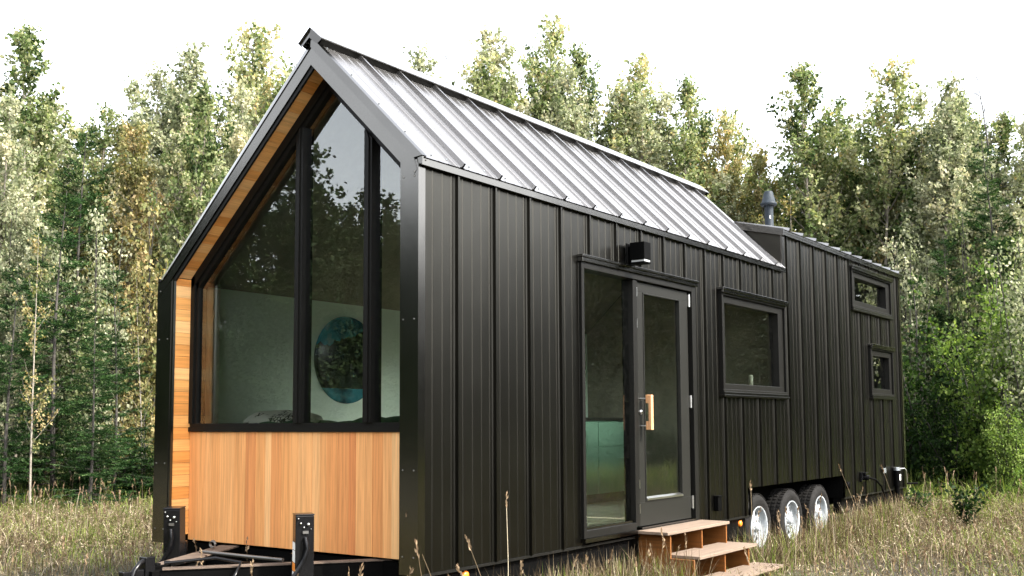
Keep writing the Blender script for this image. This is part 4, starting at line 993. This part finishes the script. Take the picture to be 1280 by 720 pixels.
# ------------------------------------------------------------------ trees one can tell apart
TREES = [
 # px, top, dist, variant, leaf, width, name, label
 (-75, 70, 23.0, 'a2', None, 1.0, 'poplar_tree', 'green poplar just beyond the left end of the treeline, mostly outside the view'),
 (48, 36, 24.0, 'a0', None, 1.0, 'poplar_tree', 'tallest poplar of the far left, its leafy spire alone against the white sky'),
 (8, 110, 21.5, 'a3', None, 0.95, 'poplar_tree', 'pale green poplar cut by the left edge of the picture'),
 (98, 150, 22.5, 'l1', None, 0.9, 'larch_tree', 'feathery larch with thin pale trunk standing in the dip of the left treetops'),
 (75, 235, 19.8, 'l0', None, 1.0, 'larch_tree', 'front larch at far left with long drooping dark green boughs down to the grass'),
 (150, 330, 19.5, 'l0', None, 0.85, 'larch_tree', 'short dark larch just left of the house corner, boughs sweeping over the grass'),
 (162, 150, 23.0, 'a1', 'leaf_yellow', 0.9, 'poplar_tree', 'poplar turning yellow left of the house, growing behind the short larch'),
 (128, 128, 25.5, 'a4', None, 0.9, 'poplar_tree', 'slim dark poplar at the right side of the sky gap on the left'),
 (185, 88, 25.0, 'a3', None, 0.95, 'poplar_tree', 'pale poplar with a rounded top, first of the clump left of the gable'),
 (215, 58, 24.0, 'a1', None, 0.95, 'poplar_tree', 'pale poplar with pointed top midway between the far left spire and the gable'),
 (243, 104, 22.0, 'a0', None, 0.9, 'poplar_tree', 'green poplar rising right behind the left roof edge of the gable'),
 (263, 66, 26.0, 's0', None, 0.9, 'larch_tree', 'thin larch with bare pointed top between two poplars left of the gable'),
 (328, 20, 24.5, 'a2', None, 0.95, 'poplar_tree', 'tallest green poplar close left of the roof peak'),
 (300, 100, 23.0, 'a3', None, 0.9, 'poplar_tree', 'pale poplar behind the upper left slope of the roof'),
 (362, 78, 27.0, 'a0', None, 0.9, 'poplar_tree', 'poplar whose tip ends just left of the ridge cap'),
 (48, 290, 18.2, 'b0', None, 0.9, 'birch_tree', 'thin white stemmed birch with few yellow leaves in front of the left larches'),
 (181, 330, 20.4, 'b0', None, 0.8, 'birch_tree', 'yellow leaved young birch beside the left corner of the house'),
 (28, 250, 20.6, 'a1', None, 0.8, 'poplar_tree', 'low pale poplar at the left edge in front of the tall poplars'),
 (543, 66, 26.5, 'a3', None, 0.9, 'poplar_tree', 'first pale poplar rising above the ridge right of the roof peak'),
 (575, 46, 27.0, 's0', None, 0.8, 'larch_tree', 'bare twigged larch top above the ridge, first of the two larches there'),
 (588, 110, 26.0, 'l1', None, 0.7, 'larch_tree', 'light green larch low above the ridge beneath the bare topped one'),
 (622, 30, 27.0, 'a1', None, 0.95, 'poplar_tree', 'broad pale poplar above the ridge, left one of the highest pair there'),
 (662, 25, 28.0, 'a2', None, 0.85, 'poplar_tree', 'slender green poplar above the ridge, right one of the highest pair there'),
 (690, 84, 26.5, 'a3', None, 0.9, 'poplar_tree', 'pale poplar filling the dip right of the highest pair above the ridge'),
 (713, 60, 28.0, 'a0', None, 0.85, 'poplar_tree', 'narrow green poplar with pointed top over the middle of the ridge'),
 (745, 118, 27.0, 'a1', None, 0.9, 'poplar_tree', 'shorter pale poplar over the middle of the ridge, just right of the narrow pointed one'),
 (778, 68, 28.0, 'a2', None, 0.9, 'poplar_tree', 'tall green poplar over the right half of the ridge'),
 (806, 100, 27.5, 'a4', None, 0.85, 'poplar_tree', 'dark poplar leaning against the tall green one over the right half of the ridge'),
 (846, 98, 28.0, 'a0', None, 0.9, 'poplar_tree', 'green poplar standing apart above the rear end of the ridge'),
 (874, 138, 28.5, 'a4', None, 0.75, 'poplar_tree', 'small dark poplar tip beside the sky notch above the ridge end'),
 (902, 165, 28.0, 'a1', 'leaf_yellow', 0.8, 'poplar_tree', 'orange yellow poplar behind the ridge end, left of the stove flue'),
 (933, 136, 29.0, 'a2', None, 0.85, 'poplar_tree', 'green poplar with twin tips straight above the stove flue'),
 (962, 192, 26.5, 'a3', 'leaf_yellow', 0.9, 'poplar_tree', 'yellowing poplar right behind the stove flue'),
 (985, 240, 25.5, 'b0', None, 1.2, 'birch_tree', 'orange leaved birch just right of the stove flue above the black rear roof'),
 (1012, 80, 26.5, 'a0', None, 1.0, 'poplar_tree', 'tall dark green poplar, highest one between flue and rear corner of the house'),
 (1050, 122, 27.5, 'a4', None, 0.9, 'poplar_tree', 'shorter dark poplar squeezed between the two tall ones right of the flue'),
 (1094, 90, 26.5, 'a2', None, 1.0, 'poplar_tree', 'tall light green poplar rising above the rear corner of the house'),
 (1143, 118, 27.0, 'a3', None, 0.9, 'poplar_tree', 'pale poplar just right of the rear corner of the house'),
 (1166, 135, 25.5, 'a1', None, 0.9, 'poplar_tree', 'whitish green poplar with pale trunk right of the house'),
 (1188, 118, 27.5, 'a0', None, 0.8, 'poplar_tree', 'slim green poplar tip between the pale ones on the right'),
 (1211, 98, 26.0, 'a1', None, 0.95, 'poplar_tree', 'pale poplar with tufted top left of the bare topped larch on the right'),
 (1246, 70, 27.0, 's0', None, 1.0, 'larch_tree', 'tall larch with bare dead top near the right edge'),
 (1240, 175, 24.0, 'l1', None, 0.9, 'larch_tree', 'soft green larch standing in front of the bare topped larch at right'),
 (1283, 86, 26.5, 's0', None, 0.9, 'larch_tree', 'dead topped larch cut by the right edge of the picture'),
 (1290, 150, 24.5, 'a3', None, 1.0, 'poplar_tree', 'pale poplar at the right edge behind the bright bush'),
 (1185, 290, 23.5, 'l0', None, 0.75, 'larch_tree', 'young larch with bright green boughs right of the house, below the pale poplars'),
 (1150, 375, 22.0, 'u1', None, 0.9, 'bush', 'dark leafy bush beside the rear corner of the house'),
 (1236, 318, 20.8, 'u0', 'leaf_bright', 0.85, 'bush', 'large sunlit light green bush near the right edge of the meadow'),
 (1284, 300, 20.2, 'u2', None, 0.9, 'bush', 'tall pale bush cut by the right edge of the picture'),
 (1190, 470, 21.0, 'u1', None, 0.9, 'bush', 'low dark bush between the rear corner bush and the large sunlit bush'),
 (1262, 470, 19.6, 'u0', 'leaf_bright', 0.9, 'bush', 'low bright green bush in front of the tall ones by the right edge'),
 (16, 330, 18.8, 'l0', None, 1.0, 'larch_tree', 'dark larch cut by the left edge, its low boughs spreading over the grass'),
 (14, 262, 20.9, 'u2', None, 0.7, 'sapling', 'leafy pale sapling clump at the left edge behind the front larches'),
 (66, 300, 21.3, 'u0', None, 0.7, 'sapling', 'round leafy sapling clump behind the thin white stemmed birch'),
 (122, 270, 21.2, 'u2', None, 0.7, 'sapling', 'pale leafy sapling clump below the sky gap in the left treetops'),
 (188, 240, 21.6, 'u0', 'leaf_yellow', 0.65, 'sapling', 'yellowish leafy sapling clump against the left corner of the house'),
 (1128, 300, 23.8, 'u2', None, 0.7, 'sapling', 'pale leafy sapling clump showing just past the upper rear corner of the house'),
 (1210, 265, 23.6, 'u0', None, 0.7, 'sapling', 'green leafy sapling clump above and left of the large sunlit bush'),
 (118, 395, 18.4, 'l1', None, 1.15, 'larch_tree', 'small bushy larch in front of the others, midway between left edge and house'),
 (110, 520, 19.4, 'u1', None, 1.0, 'bush', 'low dark bush at the foot of the left larches'),
 (180, 520, 19.6, 'u1', None, 1.0, 'bush', 'low dark bush by the left corner of the house'),
 (1370, 110, 26.0, 'a0', None, 1.0, 'poplar_tree', 'poplar standing past the right edge of the picture'),
 (-190, 90, 23.0, 'a0', None, 1.0, 'poplar_tree', 'second poplar past the left edge of the picture'),
]
for i, (px, py, dist, key, leaf, wide, name, label) in enumerate(TREES):
    x, y, top = spot(px, py, dist)
    cat = 'bush' if name == 'bush' else 'sapling' if name == 'sapling' else 'tree'
    place_tree(name, key, x, y, top, i * 1.7, label, cat, None, leaf, wide)

# deep wood behind the front rows and the woods on the other sides of the clearing: each reads as one mass
def wood_mass(name, spots_, label_seed, leafmat, lod=1, mats=None):
    rg = np.random.default_rng(label_seed); Q = []; TT = []; tb = MB()
    for (x, y, top, key, wide) in spots_:
        cm, tm, H, (Lq, T) = VAR[key]; z = float(ground_h(x, y)) - 0.05; s = (top - z) / H; a = rg.uniform(0, 6.28)
        sel = np.arange(len(Lq)) if lod == 1 else np.nonzero(rg.random(len(Lq)) < 1.0 / lod)[0]
        q = Lq[sel].copy()
        if lod > 1:
            ctr = q.mean(1, keepdims=True); q = ctr + (q - ctr) * math.sqrt(lod) * 0.95
        q *= np.array([s * wide, s * wide, s]); c, sn = math.cos(a), math.sin(a)
        q = np.stack([q[..., 0] * c - q[..., 1] * sn + x, q[..., 0] * sn + q[..., 1] * c + y, q[..., 2] + z], -1)
        Q.append(q); TT.append(np.clip(T[sel] + rg.normal() * 0.12, 0, 1))
        tb.tube([(x, y, z), (x + 0.05, y, z + (top - z) * 0.5), (x, y, z + (top - z) * 0.9)], [0.05, 0.035, 0.012], 5, mi=1)
    V = np.concatenate(Q); me = np_mesh(name, V, np.concatenate(TT), QUAD, [M[leafmat]])
    o = bpy.data.objects.new(name, me); COL.objects.link(o); tag(o, kind='stuff')
    t = tb.build('trunks', [M['bark_pale'], M['bark_grey']], o); t['kind'] = 'stuff'
    return o
rg = np.random.default_rng(5)
SKY = ([-160, 30, 60, 105, 150, 215, 260, 330, 400, 540, 620, 660, 720, 780, 845, 880, 905, 935, 965, 1010, 1050, 1095, 1145, 1210, 1250, 1400], [80, 60, 80, 150, 120, 70, 90, 60, 110, 110, 60, 60, 80, 80, 110, 165, 175, 150, 190, 110, 130, 100, 125, 105, 110, 110])
r2 = np.random.default_rng(9)
for k in range(60):
    px = -140 + k * 26 + r2.uniform(-11, 11)
    x, y, top = spot(px, np.interp(px, *SKY) + r2.uniform(5, 60), r2.uniform(26.5, 29.5))
    place_tree('poplar_tree', r2.choice(['a0', 'a1', 'a2', 'a3', 'a4']), x, y, top, k * 2.1, 'second row poplar, only parts of its crown showing between the front trees', 'tree', 'second row poplars', 'leaf_yellow' if k in (11, 39, 42) else None, 1.0)
sp = []
for k in range(78):
    px = rg.uniform(-160, 1400); dist = rg.uniform(25.5, 33)
    cap = np.interp(px, [-160, 30, 110, 200, 340, 540, 640, 720, 800, 870, 900, 1000, 1100, 1250, 1400], [120, 150, 250, 170, 130, 170, 130, 150, 170, 230, 270, 190, 180, 190, 170])
    x, y, top = spot(px, cap - 15 + rg.uniform(0, 110), dist)
    sp.append((x, y, top, rg.choice(['a0', 'a1', 'a2', 'a3', 'a4', 'a4']), rg.uniform(0.85, 1.1)))
o = wood_mass('woodland', sp, 11, 'leaf_green', 2)
tag(o, 'deep green wood behind the front row of trees', 'woodland')
sp = []
for k in range(46):
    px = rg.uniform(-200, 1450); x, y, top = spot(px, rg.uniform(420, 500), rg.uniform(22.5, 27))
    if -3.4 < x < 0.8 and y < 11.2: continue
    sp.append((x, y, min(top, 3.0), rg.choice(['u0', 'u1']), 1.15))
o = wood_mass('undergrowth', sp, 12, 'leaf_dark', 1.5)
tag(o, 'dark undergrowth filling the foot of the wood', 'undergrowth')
def clear(x, y): return math.degrees(math.atan2(x - CP.x, y - CP.y)) > -5 or y < 0
sp = []
for k in range(90):      # wood across the clearing, on the side the gable looks to; seen in its window
    a = R(rg.uniform(170, 275)); d = rg.uniform(31, 41); x = -1 + d * math.cos(a); y = -1 + d * math.sin(a)
    sp.append((x, y, rg.uniform(8.0, 12.0), rg.choice(['a0', 'a2', 'l1', 'a4', 'l0']), 1.3))
for k in range(90):      # wood to the side the door looks to; seen in the door and window glass
    a = R(rg.uniform(-25, 92)); d = rg.uniform(27, 36); x = 2 + d * math.cos(a); y = 3 + d * math.sin(a)
    if clear(x, y): sp.append((x, y, rg.uniform(7.0, 10.0), rg.choice(['a0', 'a2', 'l1', 'a4', 'l0']), 1.3))
for k in range(80):      # and its deeper rows
    a = R(rg.uniform(165, 285)); d = rg.uniform(40, 50); sp.append((-1 + d * math.cos(a), -1 + d * math.sin(a), rg.uniform(9.5, 12.5), rg.choice(['a0', 'a2', 'a4', 'l0']), 1.5))
    a = R(rg.uniform(-25, 78)); d = rg.uniform(36, 44); sp.append((2 + d * math.cos(a), 3 + d * math.sin(a), rg.uniform(6.5, 9.5), rg.choice(['a0', 'a2', 'a4', 'l0']), 1.5))
for k in range(44):
    a = R(rg.uniform(58, 96)); d = rg.uniform(27, 40); x = 2 + d * math.cos(a); y = 3 + d * math.sin(a)
    if clear(x, y): sp.append((x, y, rg.uniform(7.0, 10.0), rg.choice(['a0', 'a2', 'l0', 'u0']), 1.5))
for k in range(90):      # their undergrowth
    a = R(rg.uniform(170, 438)); d = rg.uniform(28, 34) if a < R(290) else rg.uniform(26, 29); x = d * math.cos(a); y = 1 + d * math.sin(a)
    if clear(x, y) and (x > 4 or y < -8): sp.append((x, y, rg.uniform(2.2, 4.2), 'u1', 1.5))
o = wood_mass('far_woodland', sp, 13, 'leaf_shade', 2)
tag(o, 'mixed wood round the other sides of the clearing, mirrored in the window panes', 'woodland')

# ------------------------------------------------------------------ grass
def in_house(x, y, m=0.0):
    return (x > -W - m) & (x < 0.0 + m) & (y > 0.0 - m) & (y < YE + m)
def field(n, d0, d1, rg, power=0.5):
    """points round the camera's standing place, denser close by"""
    u = rg.random(n); d = d0 + (d1 - d0) * u ** power
    az = rg.uniform(R(-28), R(92), n)
    return CP.x - np.sin(az) * d, CP.y + np.cos(az) * d, d
def patch(x, y, f, ph):
    return 0.5 + 0.5 * np.sin(x * f + ph + 1.7 * np.sin(y * f * 0.8 + ph)) * np.cos(y * f * 1.1 - ph * 2 + np.sin(x * f * 0.6))
def far_green(x, y): return np.clip((np.hypot(x - CP.x, y - CP.y) - 15.0) / 4.0, 0, 1)
def blades(n, d0, d1, seed, hmin, hmax, width, bend, power, keep):
    rg = np.random.default_rng(seed)
    x, y, d = field(n, d0, d1, rg, power)
    k = ~in_house(x, y, -0.12) & keep(x, y, rg)
    x, y, d = x[k], y[k], d[k]; n = len(x)
    z = ground_h(x, y) - 0.02
    h = rg.uniform(hmin, hmax, n) * (0.65 + 0.7 * patch(x, y, 1.1, 3.0))
    h = np.where(in_house(x, y, 0.1), h * 0.5, h) * (1 + 0.75 * far_green(x, y))
    steps = (x > -0.12) & (x < 0.62) & (y > 2.55) & (y < 4.0); h = np.where(steps, np.minimum(h, 0.16), h)
    a = rg.uniform(0, 6.283, n); lean = rg.beta(1.3, 1.3, n) * bend
    dx, dy = np.cos(a), np.sin(a); sx, sy = -np.sin(a + rg.normal(size=n) * 0.6), np.cos(a)
    w = width * rg.uniform(0.6, 1.3, n) * np.clip(d / 9.0, 0.8, 2.0)
    rows = []
    for t, wt in ((0, 1.0), (0.38, 0.85), (0.72, 0.6)):
        cx = x + dx * lean * h * t ** 1.7; cy = y + dy * lean * h * t ** 1.7; cz = z + h * (t - 0.42 * lean * t ** 2.4)
        rows += [np.stack([cx - sx * w * wt / 2, cy - sy * w * wt / 2, cz], -1), np.stack([cx + sx * w * wt / 2, cy + sy * w * wt / 2, cz], -1)]
    t = 1.0; rows.append(np.stack([x + dx * lean * h, y + dy * lean * h, z + h * (1 - 0.42 * lean)], -1))
    V = np.stack(rows, 1)
    return V, rg, x, y
BF = [(0, 1, 3, 2), (2, 3, 5, 4), (4, 5, 6)]
def add_grass(name, parts, mat, label):
    V = np.concatenate([p[0] for p in parts]); T = np.concatenate([p[1] for p in parts])
    me = np_mesh(name, V, T, BF, [M[mat]]); o = bpy.data.objects.new(name, me); COL.objects.link(o)
    return tag(o, label, 'grass', kind='stuff')
parts = []
for (n, d0, d1, pw, wd) in ((100000, 3.6, 9.5, 0.6, 0.0042), (150000, 9.0, 17.0, 0.55, 0.0046), (70000, 16.0, 24.0, 0.5, 0.0052)):
    V, g, x, y = blades(n, d0, d1, 21 + n, 0.08, 0.30, wd, 2.3, pw, lambda x, y, rg: rg.random(len(x)) > 0.55 * far_green(x, y))
    parts.append((V, np.clip(g.normal(0.45, 0.30, len(x)) + 0.30 * (patch(x, y, 0.8, 1.0) - 0.5), 0, 1)))
def tufts(centres, n, hmin, hmax, seed, bend, wd):
    rg = np.random.default_rng(seed); c = np.array(centres); i = rg.integers(0, len(c), n)
    x = c[i, 0] + rg.normal(size=n) * 0.10; y = c[i, 1] + rg.normal(size=n) * 0.14
    k = (x > 0.03) & ~((x < 0.75) & (y > 2.6) & (y < 4.08)); x, y = x[k], y[k]; n = len(x)
    z = ground_h(x, y) - 0.02; h = rg.uniform(hmin, hmax, n); a = rg.uniform(0, 6.283, n); ln = rg.beta(1.2, 2, n) * bend
    dx, dy = np.cos(a), np.sin(a); sx, sy = -dy, dx; rows = []
    for t, wt in ((0, 1), (0.38, 0.85), (0.72, 0.6)):
        cx = x + dx * ln * h * t ** 1.7; cy = y + dy * ln * h * t ** 1.7; cz = z + h * (t - 0.35 * ln * t ** 2.2)
        rows += [np.stack([cx - sx * wd * wt / 2, cy - sy * wd * wt / 2, cz], -1), np.stack([cx + sx * wd * wt / 2, cy + sy * wd * wt / 2, cz], -1)]
    rows.append(np.stack([x + dx * ln * h, y + dy * ln * h, z + h * (1 - 0.35 * ln)], -1))
    return np.stack(rows, 1), np.clip(rg.normal(0.5, 0.25, n), 0, 1)
tr_ = np.random.default_rng(8)
TUF = [(tr_.uniform(0.15, 0.7), y) for y in (0.1, 0.3, 0.5, 0.7, 0.85, 1.0, 1.15, 1.3, 1.45, 1.6, 1.75, 1.9, 2.05, 2.2, 2.3, 2.4, 2.5)] + [(tr_.uniform(0.12, 0.45), y) for y in (4.25, 4.6, 4.9, 5.6, 5.75, 6.5, 6.65, 6.75, 7.2, 7.35, 7.5, 7.7, 8.0, 8.4, 8.8, 9.3)]
parts.append(tufts(TUF, 6200, 0.22, 0.56, 41, 1.3, 0.005))
add_grass('dry_grass', parts, 'grass_dry', 'dry tan meadow grass round the house')
parts = []
for (n, d0, d1, pw, wd) in ((50000, 3.6, 9.5, 0.6, 0.0065), (60000, 9.0, 17.0, 0.55, 0.0065), (60000, 16.0, 25.0, 0.5, 0.0080)):
    V, g, x, y = blades(n, d0, d1, 31 + n, 0.12, 0.34, wd, 1.5, pw, lambda x, y, rg: rg.random(len(x)) < 0.40 + 0.60 * far_green(x, y) + 0.6 * (patch(x, y, 1.6, 5.0) > 0.72))
    parts.append((V, np.clip(g.normal(0.48, 0.27, len(x)), 0, 1)))
parts.append(tufts(TUF[2:] + [(-1.0, -0.6), (-0.5, -0.5), (-1.7, -0.3)], 1700, 0.20, 0.50, 42, 0.9, 0.007))
add_grass('green_grass', parts, 'grass_green', 'green grass growing through the dry meadow and along the wood edge')

# loose dry florets and leaf curls caught in the sward
rg = np.random.default_rng(55); FL = []; FT = []
for n_, d0, d1 in ((60000, 3.6, 9.5), (150000, 9.0, 17.0), (70000, 16.0, 23.0)):
    x, y, d = field(n_, d0, d1, rg, 0.55); k = ~in_house(x, y, 0.0) & (rg.random(n_) > 0.5 * far_green(x, y)); x, y = x[k], y[k]; n_ = len(x)
    k = ~((x > -0.1) & (x < 0.75) & (y > 2.5) & (y < 4.1)); x, y = x[k], y[k]; n_ = len(x)
    P = np.stack([x, y, ground_h(x, y) + 0.05 + 0.27 * rg.beta(2.2, 1.6, n_) * (0.6 + 0.6 * patch(x, y, 1.1, 3.0))], -1)
    FL.append(leaf_quads(P, 0.042, rg, -0.2, 0.13)); FT.append(np.clip(rg.normal(0.56, 0.27, n_), 0, 1))
me = np_mesh('dry_florets', np.concatenate(FL), np.concatenate(FT), QUAD, [M['grass_dry']])
o = bpy.data.objects.new('dry_florets', me); COL.objects.link(o); tag(o, 'dry curled florets caught in the meadow grass', 'grass', kind='stuff')

# seed heads: thin stalk with a small plume, thousands of them
def stalks(n, d0, d1, seed, hmin, hmax, pts=None):
    rg = np.random.default_rng(seed)
    if pts is None: x, y, d = field(n, d0, d1, rg, 0.6)
    else: x, y = np.array(pts)[:, 0], np.array(pts)[:, 1]
    k = ~in_house(x, y, 0.02); x, y = x[k], y[k]; n = len(x)
    k = ~((x > -0.1) & (x < 0.8) & (y > 2.5) & (y < 4.2)); x, y = x[k], y[k]; n = len(x)
    z = ground_h(x, y); h = rg.uniform(hmin, hmax, n); a = rg.uniform(0, 6.283, n); ln = rg.uniform(0.02, 0.32, n)
    sv = []; hv = []
    for i in range(n):
        tip = np.array([x[i] + math.cos(a[i]) * ln[i] * h[i], y[i] + math.sin(a[i]) * ln[i] * h[i], z[i] + h[i]])
        mid = np.array([x[i] + math.cos(a[i]) * ln[i] * h[i] * 0.3, y[i] + math.sin(a[i]) * ln[i] * h[i] * 0.3, z[i] + h[i] * 0.55])
        b = np.array([x[i], y[i], z[i] - 0.03]); w = 0.0022
        s = np.array([0.81, 0.58, 0]) * w
        sv.append([b - s, b + s, mid - s, mid + s, tip - s * 0.7, tip + s * 0.7, tip + (tip - mid) * 0.02])
        d = unit(tip - mid)
        for q in range(9):
            p = tip - d * 0.10 * (q / 9.0); hv.append(leaf_quads(p[None], 0.034, rg, 0, 0.42, (d * 1.6)[None])[0])
    return np.array(sv), np.array(hv), rg
S1, H1, rg1 = stalks(1500, 4.0, 21.0, 77, 0.40, 0.62)
wallpts = [(0.12, 0.09), (0.12, 0.78), (0.3, 4.35), (0.3, 7.4), (0.35, 8.7)]
S2, H2, rg2 = stalks(0, 0, 0, 78, 0.72, 0.92, wallpts)
S3, H3, rg3 = stalks(0, 0, 0, 79, 0.45, 0.66, [(0.12, -0.04), (0.13, 0.3), (0.14, 0.56), (0.12, 0.9), (0.2, 1.3), (0.25, 1.7), (0.3, 4.9), (0.3, 5.65), (0.35, 6.7)])
S2 = np.concatenate([S2, S3]); H2 = np.concatenate([H2, H3])
o = add_grass('seed_grass', [(np.concatenate([S1, S2]), np.clip(np.random.default_rng(3).normal(0.6, 0.2, len(S1) + len(S2)), 0, 1))], 'grass_dry', 'thin seeding grass stalks standing above the meadow')
me = np_mesh('seed_heads', np.concatenate([H1, H2]), np.clip(rg1.normal(0.55, 0.25, len(H1) + len(H2)), 0, 1), QUAD, [M['seed']])
h_ = bpy.data.objects.new('seed_heads', me); COL.objects.link(h_); h_.parent = o; h_['kind'] = 'stuff'

# small broad-leaved weeds one can tell apart on the right
def weed(px, py, z, hgt, seed, label, spread=0.5, leaf='leaf_dark'):
    d = CF + CR * ((px - 640) / FPX) + CU * ((PY - py) / FPX); t = (z - CP.z) / d.z
    x, y = CP.x + d.x * t, CP.y + d.y * t
    rg = np.random.default_rng(seed); mb = MB(); P = []
    root = tag(empty('weed', (x, y, float(ground_h(x, y)))), label, 'plant')
    for k in range(12):
        a = rg.uniform(0, 6.28); tip = np.array([math.cos(a) * rg.uniform(0.1, 1) * spread, math.sin(a) * rg.uniform(0.1, 1) * spread, hgt * rg.uniform(0.6, 1)])
        s = np.linspace(0, 1, 5); st_ = np.outer(s, tip); st_[:, :2] *= s[:, None]
        mb.tube([tuple(p) for p in st_], [0.006, 0.005, 0.004, 0.003, 0.002], 4, cap=False)
        u = rg.uniform(0.2, 1.02, 36); P.append(np.stack([np.interp(u, s, st_[:, c]) for c in range(3)], -1) + rg.normal(size=(36, 3)) * 0.035)
    P = np.concatenate(P); me = np_mesh('foliage', leaf_quads(P, 0.07, rg, 0.3, 0.55), np.clip(rg.normal(0.45, 0.2, len(P)), 0, 1), QUAD, [M[leaf]])
    c = bpy.data.objects.new('foliage', me); COL.objects.link(c); c.parent = root
    mb.build('stem', M['bark_grey'], root)
    return root
weed(1208, 668, GZ, 0.62, 1, 'dark leafy weed standing in dry grass right of the house', 0.32)
weed(1155, 652, GZ, 0.45, 2, 'smaller dark weed nearer the house corner than the tall leafy one', 0.35)
weed(1168, 612, GZ, 0.95, 3, 'tall thin weed with yellow leaves in front of the dark bush', 0.10, 'leaf_yellow')

# ------------------------------------------------------------------ light, sky, view
SUN_AZ = R(98); SUN_EL = R(43)      # azimuth measured from -Y towards +X
sd = Vector((math.sin(SUN_AZ) * math.cos(SUN_EL), -math.cos(SUN_AZ) * math.cos(SUN_EL), math.sin(SUN_EL)))
sl = bpy.data.lights.new('sun', 'SUN'); so = bpy.data.objects.new('sun', sl); COL.objects.link(so)
sl.energy = 2.0; sl.angle = R(0.6); sl.color = (1.0, 0.93, 0.82)
so.rotation_euler = (-sd).to_track_quat('-Z', 'Y').to_euler(); so.location = (20, -5, 25)
w = bpy.data.worlds.new('World'); sc.world = w; w.use_nodes = True; nt = w.node_tree
bg = nt.nodes['Background']; sky = nt.nodes.new('ShaderNodeTexSky'); sky.sky_type = 'NISHITA'; sky.sun_disc = False
sky.sun_elevation = SUN_EL; sky.sun_rotation = math.atan2(sd.x, sd.y); sky.altitude = 600; sky.air_density = 1.0; sky.dust_density = 5.0; sky.ozone_density = 1.0
hs = nt.nodes.new('ShaderNodeHueSaturation'); hs.inputs['Saturation'].default_value = 0.22
nt.links.new(sky.outputs[0], hs.inputs['Color']); nt.links.new(hs.outputs[0], bg.inputs['Color'])
bg.inputs['Strength'].default_value = 0.15
sc.view_settings.view_transform = 'Standard'; sc.view_settings.look = 'None'; sc.view_settings.gamma = 1; sc.view_settings.exposure = 2.6
sc.cycles.max_bounces = 12; sc.cycles.transparent_max_bounces = 12; sc.cycles.diffuse_bounces = 8
